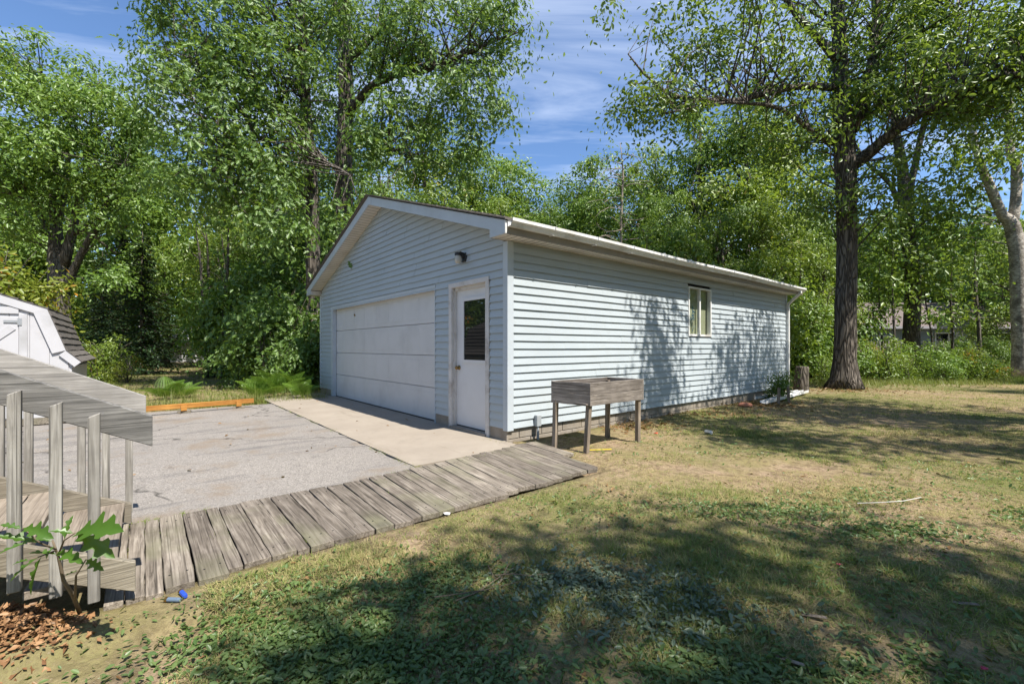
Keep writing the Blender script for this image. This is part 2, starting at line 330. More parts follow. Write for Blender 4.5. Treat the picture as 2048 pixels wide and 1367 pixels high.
idx = np.stack([ii, ii + 1, ii + nx + 1, ii + nx], -1).ravel()
t = NT('dry_lawn_ground'); v = t.coord('Object'); n1 = t.noise(v, .42, 5, .6); n2 = t.noise(v, 2.6, 6, .62); n3 = t.noise(v, 55, 4, .7); n4 = t.noise(v, 14, 5, .65)
c = t.mix(t.fr(n2, .38, .62), (.36, .265, .18), (.30, .245, .12)); c = t.mix(t.fr(n4, .46, .62, 0, .85), c, (.17, .12, .075)); c = t.mix(t.fr(n1, .44, .62, 0, .75), c, (.15, .165, .055))
c = t.mix(t.fr(n3, .45, .7, 0, .75), c, (.16, .125, .07)); c = t.mix(t.fr(n3, .62, .8, 0, .6), c, (.50, .43, .32))
M['ground'] = t.bsdf(c, 1.0, .05, t.math('ADD', n3, n4), .8, .02)
go = link('ground', raw_mesh('ground', V, np.full(len(ii), 4), idx, M['ground']), None); go['kind'] = 'structure'
go.data.polygons.foreach_set('use_smooth', [True] * len(go.data.polygons))

def sheet(name, outline, mat, z0, z1, cuts=10, jit=0.0):
    """slab in garage axes with an uneven outline"""
    pts = []
    for i, p in enumerate(outline):
        q = outline[(i + 1) % len(outline)]; L = math.hypot(q[0] - p[0], q[1] - p[1]); k = max(1, int(L / .15))
        for j in range(k):
            a = j / k; pts.append((p[0] + (q[0] - p[0]) * a + (random.uniform(-jit, jit) if j else 0), p[1] + (q[1] - p[1]) * a + (random.uniform(-jit, jit) if j else 0)))
    m = MB().prism(pts, 'z', z0, z1); o = m.build(name, mat, None, G(0, 0, 0), (0, 0, ROT)); o['kind'] = 'structure'; return o
random.seed(3)
sheet('driveway', [(-6.15, -1.46), (.42, -1.46), (.52, -2.2), (.52, -14), (-5.0, -14), (-6.2, -6.2)], M['asphalt'], -.08, .004, jit=.02)
sheet('concrete_apron', [(-7.75, -.0), (-7.7, -1.42), (-6.2, -1.45), (.30, -1.45), (.33, -.02), (-.02, -.02), (-.02, .05), (-7.72, .05)], M['concrete'], -.08, .014, jit=.006)

# ================================================================== garage
gar = empty('garage', 'blue grey vinyl sided garage with white overhead door and gable roof', 'garage', G(0, 0, 0), ROT)
WL, SL = 7.70, 9.27          # front and side wall lengths
EXP = .1016; Z0 = .166; ZS = 2.54; PITCH = .327; XM = -3.85; ZAP = 3.893
def gtop(x): return ZAP - PITCH * abs(x - XM)
sw = MB().box(-.11, -.012, .005, 4.36, Z0 - .004, ZS + .1).box(-.11, -.012, 5.24, SL, Z0 - .004, ZS + .1).box(-.11, -.012, 4.36, 5.24, Z0 - .004, 1.41).box(-.11, -.012, 4.36, 5.24, 2.35, ZS + .1)
side = sw.build('side_wall', M['dark'], gar)
m = MB()
front_poly = [(-WL, .02), (-WL, 2.6), (XM, ZAP + .03), (0, 2.6), (0, .02)]
fx0, fx1, fzt = -6.72, -1.80, 2.13        # garage door opening
dx0, dx1, dzt = -1.29, -.445, 2.075        # person door opening
def fpan(x0, x1, z0): m.prism([(x0, z0), (x0, max(gtop(x0), 2.6)), (x1, max(gtop(x1), 2.6)), (x1, z0)], 'y', .012, .11)
fpan(-WL + .01, fx0 - .03, .02); fpan(fx0 - .03, XM, fzt + .03); fpan(XM, fx1 + .012, fzt + .03); fpan(fx1 + .012, dx0 - .02, .02); fpan(dx0 - .02, dx1 + .02, dzt + .02); fpan(dx1 + .02, -.115, .02)
front = m.build('front_wall', M['dark'], gar)
MB().box(-WL, -WL + .1, .12, SL, .02, 2.6).build('far_wall', M['siding'], gar)
m = MB(); m.prism([(-WL + .1, .02), (-WL + .1, 2.6), (XM, ZAP), (-.115, 2.6), (-.115, .02)], 'y', SL - .1, SL - .01); m.build('back_wall', M['siding'], gar)
LIP, TOP = .025, .003
rs = random.Random(5)
def side_board(y0, y1, z, h, proud):
    a = LIP + proud; b = TOP + proud
    q = MB(); k_ = max(2, int((y1 - y0) / .45)); n_ = 7
    for i in range(k_ + 1):
        y = y0 + (y1 - y0) * i / k_; e = rs.uniform(-.0022, .0022); o_ = rs.uniform(-.0015, .0022)
        q.v += [(-.011, y, z + .011), (a - .005 + o_, y, z + .011 + e), (a - .005 + o_, y, z + e), (a + o_, y, z + e), (a - .0015 + o_, y, z + .006 + e), (b, y, z + h), (-.011, y, z + h)]
        if i: q.f += [((i - 1) * n_ + j, (i - 1) * n_ + (j + 1) % n_, i * n_ + (j + 1) % n_, i * n_ + j) for j in range(n_)]
    q.f += [tuple(range(n_))[::-1], tuple(range(k_ * n_, k_ * n_ + n_))]; q.build('siding_board', M['siding'], side)
def front_board(x0, x1, z, h, proud, xt0=None, xt1=None):
    a = -(LIP + proud); b = -(TOP + proud); xt0 = x0 if xt0 is None else xt0; xt1 = x1 if xt1 is None else xt1
    q = MB(); P = lambda xb_, xt_: [(xb_, .011, z + .011), (xb_, a + .005, z + .011), (xb_, a + .005, z), (xb_, a, z), (xt_, b, z + h), (xt_, .011, z + h)]
    q.v = P(x0, xt0) + P(x1, xt1); q.f = [(0, 1, 2, 3, 4, 5), (6, 11, 10, 9, 8, 7)] + [(i, i + 6, i + 7, i + 1) for i in range(5)]; q.build('siding_board', M['siding'], front)
def pieces(a, b, k):
    """random panel joints between a and b"""
    if b - a < 2.2: return [(a, b)]
    cut = [a]; x = a + rs.uniform(.9, 3.4)
    while x < b - .6: cut.append(x); x += rs.uniform(2.6, 3.7)
    cut.append(b); return [(cut[i] - (.02 if i else 0), cut[i + 1]) for i in range(len(cut) - 1)]
wy0, wy1, wz0, wz1 = 4.36, 5.24, 1.41, 2.35     # side window
k = 0; z = Z0
while z < ZS - .01:
    h = min(EXP, ZS - z)
    spans = [(.075, SL - .075)]
    if z + h > wz0 + .001 and z < wz1 - .001: spans = [(.075, wy0 - .004), (wy1 + .004, SL - .075)]
    for a, b in spans:
        for j, (p, q) in enumerate(pieces(a, b, k)): side_board(p, q, z, h + .012, .0022 * (j % 2))
    z += EXP; k += 1
z = Z0
while z < ZAP - .03:
    h = EXP; segs = [(-WL + .07, -.07)]
    if z < 2.18 - .01: segs = [(-WL + .07, fx0 - .115), (fx1 + .02, dx0 - .085), (dx1 + .085, -.07)] if z < 2.06 else [(-WL + .07, -.07)]
    if 2.06 <= z < 2.18: segs = [(-WL + .07, -.07)]
    for a, b in segs:
        for j, (p, q) in enumerate(pieces(a, b, k)):
            lo = lambda zz: XM - (ZAP - zz) / PITCH; hi = lambda zz: XM + (ZAP - zz) / PITCH
            zt = min(z + h + .012, ZAP - .005)
            p0, p1 = max(p, lo(z)), max(p, lo(zt)); q0, q1 = min(q, hi(z)), min(q, hi(zt))
            if p0 < q0 - .03: front_board(p0, q0, z, zt - z, .0022 * (j % 2), min(p1, q1 - .001), q1)
    z += EXP; k += 1
# corner posts
m = MB(); m.prism([(.026, -.026), (.026, .075), (.0, .075), (.0, 0), (-.07, 0), (-.07, -.026)], 'z', Z0 - .025, ZS - .003); m.build('corner_post', M['trim'], gar, bevel=.003)
m = MB(); m.prism([(-WL - .026, -.026), (-WL - .026, .09), (-WL, .09), (-WL, 0), (-WL + .07, 0), (-WL + .07, -.026)], 'z', Z0 - .025, ZS - .003); m.build('corner_post', M['trim'], gar, bevel=.003)
m = MB(); m.prism([(.026, SL + .026), (.026, SL - .075), (0, SL - .075), (0, SL), (-.09, SL), (-.09, SL + .026)], 'z', Z0 - .025, ZS - .003); m.build('corner_post', M['trim'], gar, bevel=.003)
# foundation of blocks
fnd = MB().box(-.2, -.028, .03, SL, -.1, Z0 + .01).build('foundation', M['block'], gar)
y = .0; i = 0
for row, (za, zb) in enumerate(((-.09, .025), (.034, Z0 + .008))):
    y = 0.0 if row else -.0; first = .2 if row else .4
    while y < SL - .02:
        L = min(first if y == 0 else .4, SL - y); q = MB().box(-.05, -.012 + rs.uniform(-.003, .003), y + .004, y + L - .005, za, zb); q.build('concrete_block', M['block'], fnd, bevel=.004); y += L
for a, b in ((-WL, fx0 - .10), (fx1 + .02, dx0 - .09), (dx1 + .09, -.008)):
    MB().box(a, b, -.012, .02, -.05, Z0 + .006).build('concrete_block', M['block'], fnd, bevel=.004)
# roof
EO, FO, ZE = .29, .275, 2.69       # eave overhang, front overhang, top of fascia
def rz(x): return ZE + PITCH * (EO - x) if x > XM else ZE + PITCH * (x - (2 * XM - EO))
RZ = rz(XM); XL = 2 * XM - EO
roof = MB(); roof.prism([(EO + .025, ZE + .004), (XM, RZ + .012), (XL - .025, ZE + .004), (XL - .025, ZE + .020), (XM, RZ + .030), (EO + .025, ZE + .020)], 'y', -FO - .025, SL + .3)
roof = roof.build('roof', M['shingle'], gar)
for sgn in (1, -1):            # shingle ends showing along the rake, uneven
    n = 30
    for j in range(n):
        a0, a1 = j / n, (j + 1) / n; xa = XM + sgn * (EO - XM + .035) * a0; xb = XM + sgn * (EO - XM + .035) * a1 * .995
        za_, zb_ = RZ + .031 - (RZ - ZE) * a0 * 1.0, RZ + .031 - (RZ - ZE) * a1
        ov = rs.uniform(.008, .028); q = MB(); th = rs.uniform(.006, .012)
        q.prism([(xa, za_), (xb, zb_ - .002), (xb, zb_ + th), (xa, za_ + th * .6)] if sgn > 0 else [(xb, zb_ - .002), (xa, za_), (xa, za_ + th * .6), (xb, zb_ + th)], 'y', -FO - .025 - ov, -FO + .3); q.build('shingle', M['shingle'], roof)
# rake fascia boards and eave returns
FH = .150
def rake(xa, xb, name='rake_fascia'):
    return MB().prism([(xa, rz(xa) + .0), (xb, rz(xb) + .0), (xb, rz(xb) - FH), (xa, rz(xa) - FH)], 'y', -FO, -FO + .022).build(name, M['trim'], gar)
rake(XM + .17, EO); rake(XL, XM - .001)
MB().prism([(XM, RZ), (XM + .168, rz(XM + .168)), (XM + .168, rz(XM + .168) - FH), (XM, RZ - FH)], 'y', -FO - .003, -FO + .022).build('rake_fascia', M['trim'], gar)
zb = ZE - FH
for sgn, xe in ((1, EO), (-1, XL)):
    xi = xe - sgn * .31
    MB().prism([(xe, zb - .001), (xi, zb - .001), (xi, rz(xi) - FH + .002), ] if sgn > 0 else [(xi, zb - .001), (xe, zb - .001), (xi, rz(xi) - FH + .002)], 'y', -FO + .003, -FO + .02).build('eave_return', M['trim'], gar)
    MB().prism([(xi, zb), (xi, rz(xi) - FH), (xi - sgn * .006, rz(xi) - FH), (xi - sgn * .006, zb)], 'y', -FO + .02, -.003).build('eave_return', M['soffit'], gar)
# rake soffit with narrow panels
for sgn in (1, -1):
    L = EO - XM - .32; n = 44
    q = MB()
    for j in range(n):
        xa = XM + sgn * L * j / n; xb = XM + sgn * L * (j + 1) / n; za_, zb_ = rz(xa) - FH + .008, rz(xb) - FH + .008
        e = .10
        xm_ = xb - (xb - xa) * e; zm = zb_ - (zb_ - za_) * e
        q.poly([(xa, -FO + .022, za_), (xm_, -FO + .022, zm), (xm_, -.004, zm), (xa, -.004, za_)]); q.poly([(xm_, -FO + .022, zm + .007), (xb, -FO + .022, zb_ + .007), (xb, -.004, zb_ + .007), (xm_, -.004, zm + .007)])
    q.build('rake_soffit', M['soffit'], gar)
# side eave soffit, fascia, gutter
q = MB(); n = 96
for j in range(n):
    ya = -FO + .02 + (SL + .27) * j / n; yb = -FO + .02 + (SL + .27) * (j + 1) / n; ym = yb - (yb - ya) * .1
    q.poly([(-.0, ya, zb), (EO - .02, ya, zb), (EO - .02, ym, zb), (-.0, ym, zb)]); q.poly([(-.0, ym, zb + .007), (EO - .02, ym, zb + .007), (EO - .02, yb, zb + .007), (-.0, yb, zb + .007)])
q.build('eave_soffit', M['soffit'], gar)
MB().box(EO - .02, EO, -FO + .024, SL + .28, zb - .004, ZE + .002).build('eave_fascia', M['fascia_brown'], gar)
MB().box(EO - .021, EO + .002, -FO - .001, -FO + .023, zb - .002, ZE - .004).build('eave_fascia', M['gutter'], gar)
MB().box(XL, XL + .02, -FO + .024, SL + .28, zb - .004, ZE + .002).build('eave_fascia', M['fascia_brown'], gar)
MB().box(XL + .02, -WL, -FO + .02, SL + .28, zb, zb + .01).build('eave_soffit', M['soffit'], gar)
gut = MB(); prof = [(EO + .004, ZE + .012), (EO + .004, ZE - .075), (EO + .065, ZE - .075), (EO + .085, ZE - .035), (EO + .105, ZE - .02), (EO + .105, ZE + .018), (EO + .098, ZE + .018), (EO + .098, ZE - .014), (EO + .08, ZE - .028), (EO + .06, ZE - .068), (EO + .012, ZE - .068), (EO + .012, ZE + .012)]
ys = [-.245] + [i * .6 for i in range(1, 16)] + [SL + .24]
for i in range(len(ys) - 1):
    n0 = len(gut.v); dz = [(.006 * math.sin(y * 1.3) - .004 * (y / 9)) for y in (ys[i], ys[i + 1])]
    kk = len(prof); gut.v += [(p[0], ys[i], p[1] + dz[0]) for p in prof] + [(p[0], ys[i + 1], p[1] + dz[1]) for p in prof]
    gut.f += [(n0 + a, n0 + (a + 1) % kk, n0 + kk + (a + 1) % kk, n0 + kk + a) for a in range(kk)]
gut = gut.build('gutter', M['gutter'], gar)
MB().prism(prof[:6] , 'y', SL + .24, SL + .246).build('gutter_cap', M['gutter'], gut)
for i in range(11):
    y = .45 + i * .83
    MB().bar((EO + .10, y, ZE + .024), (EO - .02, y, ZE + .026), .022, .004).bar((EO + .109, y, ZE + .024), (EO + .109, y, ZE - .024), .022, .004, (0, 1, 0)).bar((EO + .005, y - .01, ZE - .082), (EO + .072, y, ZE - .080), .03, .005).build('gutter_hanger', M['gutter'], gut)
ds = MB(); ds.bar((EO + .05, SL - .03, ZE - .07), (EO + .05, SL - .03, ZE - .13), .075, .055, (1, 0, 0)).bar((EO + .055, SL - .03, ZE - .115), (.065, SL - .03, 2.30), .075, .055).bar((.062, SL - .03, 2.32), (.062, SL - .03, .2), .075, .055, (1, 0, 0)).bar((.062, SL - .03, 1.35), (.062, SL - .03, 1.38), .10, .06, (1, 0, 0))
ds.build('downspout', M['gutter'], gar)
# overhead door
gd = MB().box(fx0 - .02, fx1 + .01, .118, .125, .02, fzt + .02).build('overhead_door', M['gdoor'], gar)
ph = (2.115 - .022) / 4
for i in range(4):
    za = .022 + i * ph; q = MB().box(fx0 + .003, fx1 - .003, .072, .115, za + .004, za + ph - .005)
    for j in range(8):
        xa = fx0 + .06 + j * (fx1 - fx0 - .06) / 8; q.box(xa, xa + .52, .0695, .073, za + .075, za + ph - .075); 
    q.build('door_panel', M['gdoor'], gd, bevel=.0025)
MB().box(fx0, fx1, .06, .12, .0145, .022).build('bottom_seal', M['black'], gd)
MB().bar((-5.52, .068, 1.93), (-5.47, .066, 1.90), .02, .03).build('handle', M['brass'], gd)
fr = MB().box(fx0 - .115, fx0 - .002, -.024, .07, .0145, fzt).box(fx0 - .115, fx1 + .02, -.024, .07, fzt + .001, fzt + .048).box(fx1 + .001, fx1 + .02, -.024, .07, .0145, fzt); fr.build('door_frame', M['trim'], gar)
MB().box(fx0, fx1, .02, .068, fzt - .022, fzt - .001).build('door_frame', M['peeling'], gar)
# person door
pdx = empty('entry_door', None, None); pdx.parent = gar
MB().box(dx0 + .02, dx1 - .008, .055, .095, .06, dzt - .045).build('door_leaf', M['white'], pdx)
q = MB()
for a in (dx0 - .08, dx1): q.box(a, a + .08, -.03, .02, .0145, dzt + .05)
q.box(dx0 - .08, dx1 + .08, -.034, .02, dzt - .0, dzt + .065); q.build('door_casing', M['peeling'], pdx)
q = MB().box(dx0, dx0 + .02, .02, .11, .0145, dzt).box(dx1 - .008, dx1, .02, .11, .0145, dzt).box(dx0, dx1, .02, .11, dzt - .045, dzt); q.build('door_jamb', M['peeling'], pdx)
MB().box(dx0 - .02, dx1 + .02, -.055, .11, -.0, .045).build('threshold', M['block'], pdx)
px0, px1, pz0, pz1 = -1.065, -.525, 1.02, 1.865
pf = MB().box(px0 - .045, px1 + .045, .038, .056, pz0 - .045, pz0).box(px0 - .045, px1 + .045, .038, .056, pz1, pz1 + .045).box(px0 - .045, px0, .038, .056, pz0, pz1).box(px1, px1 + .045, .038, .056, pz0, pz1).build('window_trim', M['white'], pdx)
t = NT('dark_glass'); M['darkglass'] = t.bsdf((.012, .014, .016), .02, .75)
MB().box(px0, px1, .048, .054, pz0, pz1).build('pane', M['darkglass'], pdx)
kb = MB().lathe([(.033, 0), (.034, .006), (.015, .010), (.013, .03), (.026, .036), (.030, .05), (.024, .062), (.008, .066)], 14).build('knob', M['brass'], pdx, (dx0 + .085, .054, .90), (R(90), 0, 0), smooth=True)
MB().box(dx0 + .02, dx1 - .008, .05, .1, .046, .059).build('bottom_seal', M['black'], pdx)
# jar lamp over the door
lampo = empty('wall_lamp', 'small black jar lamp with frosted glass above the entry door', 'lamp', G(-.965, -.02, 2.47), ROT)
MB().box(-.055, .055, -.02, .02, -.06, .07).bar((0, -.01, .03), (0, -.10, .045), .08, .07).build('bracket', M['black'], lampo, bevel=.008)
t = NT('frosted_jar'); M['jar'] = t.bsdf((.46, .45, .41), .25, .5)
MB().lathe([(.036, .0), (.044, -.02), (.05, -.05), (.048, -.09), (.036, -.115), (.012, -.12)], 14).build('glass_jar', M['jar'], lampo, (0, -.10, .03), None, smooth=True)
MB().lathe([(.05, 0), (.05, .035), (.03, .045)], 14).build('cap', M['black'], lampo, (0, -.10, .025), None)
# side window
win = empty('side_window', None, None); win.parent = gar
q = MB().box(-.05, .03, wy0, wy0 + .035, wz0, wz1).box(-.05, .03, wy1 - .035, wy1, wz0, wz1).box(-.05, .03, wy0 + .035, wy1 - .035, wz0, wz0 + .04).box(-.05, .03, wy0 + .035, wy1 - .035, wz1 - .035, wz1); q.build('window_frame', M['gutter'], win)
ym = (wy0 + wy1) / 2
MB().box(-.03, .022, ym - .022, ym + .022, wz0 + .04, wz1 - .035).box(-.03, .012, wy0 + .035, wy0 + .055, wz0 + .04, wz1 - .035).build('sash', M['gutter'], win)
t = NT('window_glass'); tr = t.n('ShaderNodeBsdfTransparent'); gl = t.n('ShaderNodeBsdfGlossy'); gl.inputs['Roughness'].default_value = .02; 
tr.inputs[0].default_value = (.93, .95, .92, 1); mxs = t.n('ShaderNodeMixShader'); mxs.inputs[0].default_value = .06; t.l(tr.outputs[0], mxs.inputs[1]); t.l(gl.outputs[0], mxs.inputs[2]); t.l(mxs.outputs[0], t.out.inputs[0]); M['glass'] = t.m
MB().box(-.012, -.008, wy0 + .055, ym - .022, wz0 + .04, wz1 - .035).build('pane', M['glass'], win)
MB().box(-.022, -.018, ym + .022, wy1 - .035, wz0 + .04, wz1 - .035).build('pane', M['glass'], win)
M['foam'] = simple('foam_board', (.40, .40, .30), .8, .1, .1, 3); M['blueink'] = simple('blue_ink', (.03, .10, .20), .8, .1)
MB().box(-.10, -.075, wy0 + .002, wy1 - .002, wz0 + .002, wz1 - .002).build('foam_board', M['foam'], win)
cu = bpy.data.curves.new('lettering', 'FONT'); cu.body = 'Styr'; cu.size = .175; cu.extrude = .001; cu.offset = .004
tob = bpy.data.objects.new('tmp', cu); COL.objects.link(tob); bpy.context.view_layer.update()
tm = bpy.data.meshes.new_from_object(tob.evaluated_get(bpy.context.evaluated_depsgraph_get())); bpy.data.objects.remove(tob)
# text x axis runs up the wall, text y axis runs back along -y of the wall
tm.transform(Matrix(((0, 0, 1, -.0735), (0, -1, 0, wy0 + .386), (1, 0, 0, 1.717), (0, 0, 0, 1))))
tm.materials.clear(); tm.materials.append(M['blueink']); link('lettering', tm, None, win)
q = MB()
def mark(pts): q.poly([(-.0735, y, z) for y, z in pts]); 
zz0 = wz1
mark([(wy0 + .146, zz0 - .326), (wy0 + .160, zz0 - .326), (wy0 + .339, zz0 - .847), (wy0 + .325, zz0 - .847)]); mark([(wy0 + .325, zz0 - .847), (wy0 + .339, zz0 - .847), (wy0 + .395, zz0 - .727), (wy0 + .381, zz0 - .727)])
mark([(wy0 + .19, zz0 - .866), (wy0 + .235, zz0 - .74), (wy0 + .19, zz0 - .577), (wy0 + .145, zz0 - .74)])
q.build('printed_mark', M['blueink'], win)

# conduit stub beside the corner
cd = empty('conduit_box', 'grey electrical conduit stub with box on the wall by the garage corner', 'conduit', G(0, 0, 0), ROT)
MB().tube([(.06, .46, -.05), (.06, .46, .17)], .017, 8).build('pipe', M['pvc'], cd); MB().box(.03, .09, .42, .50, .16, .31).build('junction_box', M['pvc'], cd, bevel=.006)
MB().box(.01, .035, .44, .48, .20, .24).build('bracket', M['pvc'], cd)

# ================================================================== planter on legs
pl = empty('raised_planter', 'weathered grey wooden planter box on four legs beside the garage', 'planter', G(0, 0, 0), ROT)
A, B_, C_, D_ = (.52, .25), (1.06, .335), (1.06, 1.37), (.52, 1.31)
def wallboard(p, q, z0, z1, th, mat, name='board'):
    d = (q[0] - p[0], q[1] - p[1]); L = math.hypot(*d); an = math.atan2(d[1], d[0]); k = 9; m = MB(); rr = random.Random(int(z0 * 1000 + p[0] * 77))
    top = [(L * i / k, z1 + rr.uniform(-.003, .003)) for i in range(k + 1)]; bot = [(L * i / k, z0 + rr.uniform(-.003, .003)) for i in range(k + 1)]
    m.prism([(a, b - z0) for a, b in bot] + [(a, b - z0) for a, b in top[::-1]], 'y', 0, th); return m.build(name, mat, pl, (p[0], p[1], z0), (0, 0, an), bevel=.002)
for z0, z1 in ((.535, .662), (.665, .795)):
    wallboard(A, B_, z0, z1, .03, M['box']); wallboard((B_[0], B_[1] + .002), C_, z0, z1, .03, M['box']); wallboard(C_, D_, z0, z1, .03, M['box']); wallboard(D_, (A[0], A[1] + .032), z0, z1, .03, M['box'])
MB().box(.55, 1.03, .30, 1.30, .545, .56).build('bottom', M['box'], pl)
for (x, y), (bx, by) in (((.565, .285), (.575, .255)), ((1.01, .375), (.995, .335)), ((1.015, 1.31), (1.01, 1.31)), ((.565, 1.275), (.56, 1.275))):
    MB().bar((bx, by, -.06), (x, y, .76 if x < .8 and y > 1 else .58), .055, .05, (0, 1, 0)).build('leg', M['legz'], pl, bevel=.003)

# ================================================================== boardwalk
bw = empty('boardwalk', 'grey weathered plank boardwalk running from the steps to the garage corner', 'boardwalk', G(0, 0, 0), ROT)
def plank_mesh(L, wd, th, seed):
    r = random.Random(seed); k = 10; m = MB(); ys0 = [r.uniform(-.003, .003) for _ in range(k + 1)]; ys1 = [wd + r.uniform(-.003, .003) for _ in range(k + 1)]
    xs = [L * i / k for i in range(k + 1)]; xs[0] += r.uniform(-.006, .006); xs[-1] += r.uniform(-.008, .008)
    m.prism([(xs[i], ys0[i]) for i in range(k + 1)] + [(xs[i] + (r.uniform(-.006, .006) if i in (0, k) else 0), ys1[i]) for i in range(k, -1, -1)], 'z', -th, 0)
    return m
rp = random.Random(11); y = -3.68; i = 0
SEAMS = [-3.68]
while SEAMS[-1] < -.22: SEAMS.append(SEAMS[-1] + rp.choice([.13, .13, .133, .128, .135, .13, .14, .075]))
NM = MB()
for ox in (-.001,):
    for k_ in range(4):
        NM.lathe([(.0055, 0), (.0055, .0012)], 7, (0, 0, 0)) if k_ == 0 else None
NAILM = NM.mesh('nail_head', M['dark'])
def skew(y): return -.10 - .12 * max(0, min(1, (y + 2.6) / 1.6)) if y > -2.6 else -.02 * 0     # the far half is laid slightly askew
for i in range(len(SEAMS) - 1):
    y = SEAMS[i]; wd = SEAMS[i + 1] - y - rp.uniform(.003, .008); sk = 0 if y < -2.7 else min(1, (y + 2.7) / 1.6) * .13
    xa = .50 if y < -2.2 else .50 - .19 * min(1, (y + 2.2) / 2.0); xb = 1.655 if y < -3.3 else (1.61 if y < -1.3 else 1.58)
    xa += rp.uniform(-.008, .008); xb += rp.uniform(-.008, .008)
    o = plank_mesh(xb - xa, wd, .038, i).build('plank', M['plank'], bw, (xa, y + sk * .8, .040 + rp.uniform(-.003, .003)), (rp.uniform(-.012, .012), rp.uniform(-.003, .003), -sk + rp.uniform(-.003, .003)), bevel=.003)
    for nx_ in (.12, xb - xa - .13):
        for ny_ in (.028, wd - .03):
            if wd > .1: link('nail_head', NAILM, None, o, (nx_ + rp.uniform(-.02, .02), ny_ + rp.uniform(-.008, .008), .0003))
for wd, yy, xa, xb in ((.14, -.125, .29, 1.56), (.15, .03, .30, 1.02)):
    plank_mesh(xb - xa, wd, .038, int(wd * 500)).build('plank', M['plank'], bw, (xa, yy, .042), (0, 0, -.125), bevel=.003)
for xx in (.62, 1.36): MB().box(xx - .04, xx + .04, -3.66, -.2, -.07, -.004).build('sleeper', M['plank'], bw)

# ================================================================== steps with railings
stp = empty('wooden_steps', 'grey weathered wooden steps with baluster railings on both sides', 'steps', G(0, 0, 0), ROT)
SLP = .49
NT_ = 6
for k in range(NT_):
    z = .185 + .142 * k; y1 = -3.635 - .285 * k
    for j in range(2):
        L = 1.155; m = plank_mesh(L, .137, .036, 100 + k * 2 + j); m.build('tread', M['tread'], stp, (.497, y1 - .137 - j * .143, z), (0, 0, random.uniform(-.006, .006)), bevel=.003)
yb_ = -3.635 - .285 * NT_
MB().box(.45, 1.75, yb_ - 1.6, yb_, .185 + .142 * NT_ - .04, .185 + .142 * NT_).build('landing', M['tread'], stp)
for x in (.5, 1.68):
    for yq in (yb_ - .1, yb_ - 1.5): MB().box(x - .045, x + .045, yq - .045, yq + .045, -.1, .185 + .142 * NT_ - .041).build('post', M['railz'], stp)
def slopeboard(x, th, ya, za, yb, h, mat, name, blunt=0):
    """board on edge following the stair slope; za = top height at the low end ya"""
    m = MB(); zb_ = za + (ya - yb) * SLP; n = 14; P = []
    for i in range(n + 1): a = i / n; P.append((yb + (ya - yb) * a, zb_ + (za - zb_) * a + random.uniform(-.001, .001)))
    for i in range(n, -1, -1): a = i / n; P.append((yb + (ya - yb) * a, zb_ + (za - zb_) * a - h + random.uniform(-.0015, .0015)))
    m.prism([(p[0] - ya, p[1] - za) for p in P], 'x', 0, th); return m.build(name, mat, stp, (x, ya, za), None, bevel=.003)
yend = yb_
# stringers
slopeboard(1.652, .036, -3.565, .215, yend, .135, M['stringer'], 'stringer'); slopeboard(.452, .036, -3.60, .165, yend, .135, M['stringer'], 'stringer')
# rails: near one and far one
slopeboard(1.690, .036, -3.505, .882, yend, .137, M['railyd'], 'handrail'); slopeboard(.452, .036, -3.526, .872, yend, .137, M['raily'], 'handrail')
def baluster(x, y, z0, z1, mat):
    d = .038; m = MB(); m.prism([(-d / 2, 0), (d / 2, 0), (d / 2, z1 - z0), (-d / 2, z1 - z0 - .016)], 'x', 0, d); return m.build('baluster', mat, stp, (x, y, z0), None, bevel=.003)
for j in range(10):
    y = -3.70 - .115 * j; dz = .115 * j * SLP
    baluster(1.728, y, .112 + dz * 1.1, .918 + dz, M['railz'])
for j in range(10):
    y = -3.613 - .115 * j; dz = .115 * j * SLP
    baluster(.412, y, .10 + dz, .87 + dz, M['railz'])

# ================================================================== orange barrier beam on the driveway
bar = empty('parking_barrier', 'low orange stained timber beam on two block feet at the driveway edge', 'barrier', G(-5.8, -1.85, 0), ROT)
bl = MB().box(-.019, .019, -2.44, 0, .09, .179); o_ = bl.build('beam', M['orange'], bar, (0, 0, 0), (0, 0, R(6)), bevel=.003)
for y in (-.27, -1.14, -2.2):
    xx = -y * math.sin(R(6)) 
    MB().box(-.09, .11, -.04, .04, .005, .048).build('foot', M['stringer'], bar, (xx, y, 0), (0, 0, R(80)), bevel=.004); MB().box(.0215, .06, -.045, .045, .05, .15).build('upright', M['orange'], bar, (xx, y, 0), (0, 0, R(6)), bevel=.003)

# ================================================================== gambrel shed
sh = empty('garden_shed', 'small white wooden shed with a shingled gambrel roof left of the driveway', 'shed', G(-5.5, 0, 0), ROT)
YC = -5.95; prof = [(-4.42, .97), (-4.50, 1.13), (-4.70, 1.76), (YC, 2.26)]; mir = lambda y: 2 * YC - y
face = [(-4.44, .04)] + prof + [(mir(p[0]), p[1]) for p in prof[:-1]][::-1] + [(mir(-4.44), .04)]
DEP = 2.45
MB().prism(face, 'x', -DEP, -.03).build('wall', M['shedwall'], sh)
MB().box(-DEP + .02, -.04, -4.436, -4.43, .05, .95).build('side_shade_sheet', M['shedshade'], sh)  # dark sheet over the white side wall stands in for shade under the eave
fp = [p for p in face]
pw = .21; y = -4.46
def ztop(y):
    yy = y if y > YC else mir(y); P = prof
    for (a, za), (b, zb2) in zip(P, P[1:]):
        if b <= yy <= a: return za + (zb2 - za) * (a - yy) / (a - b)
    return .95
while y - pw > mir(-4.46):
    ya, yb2 = y - pw + .004, y; m = MB().prism([(ya, .12), (yb2, .12), (yb2, ztop(yb2) - .02), (ya, ztop(ya) - .02)], 'x', -.029, -.012); m.build('wall_board', M['shedwall'], sh, bevel=.002); y -= pw
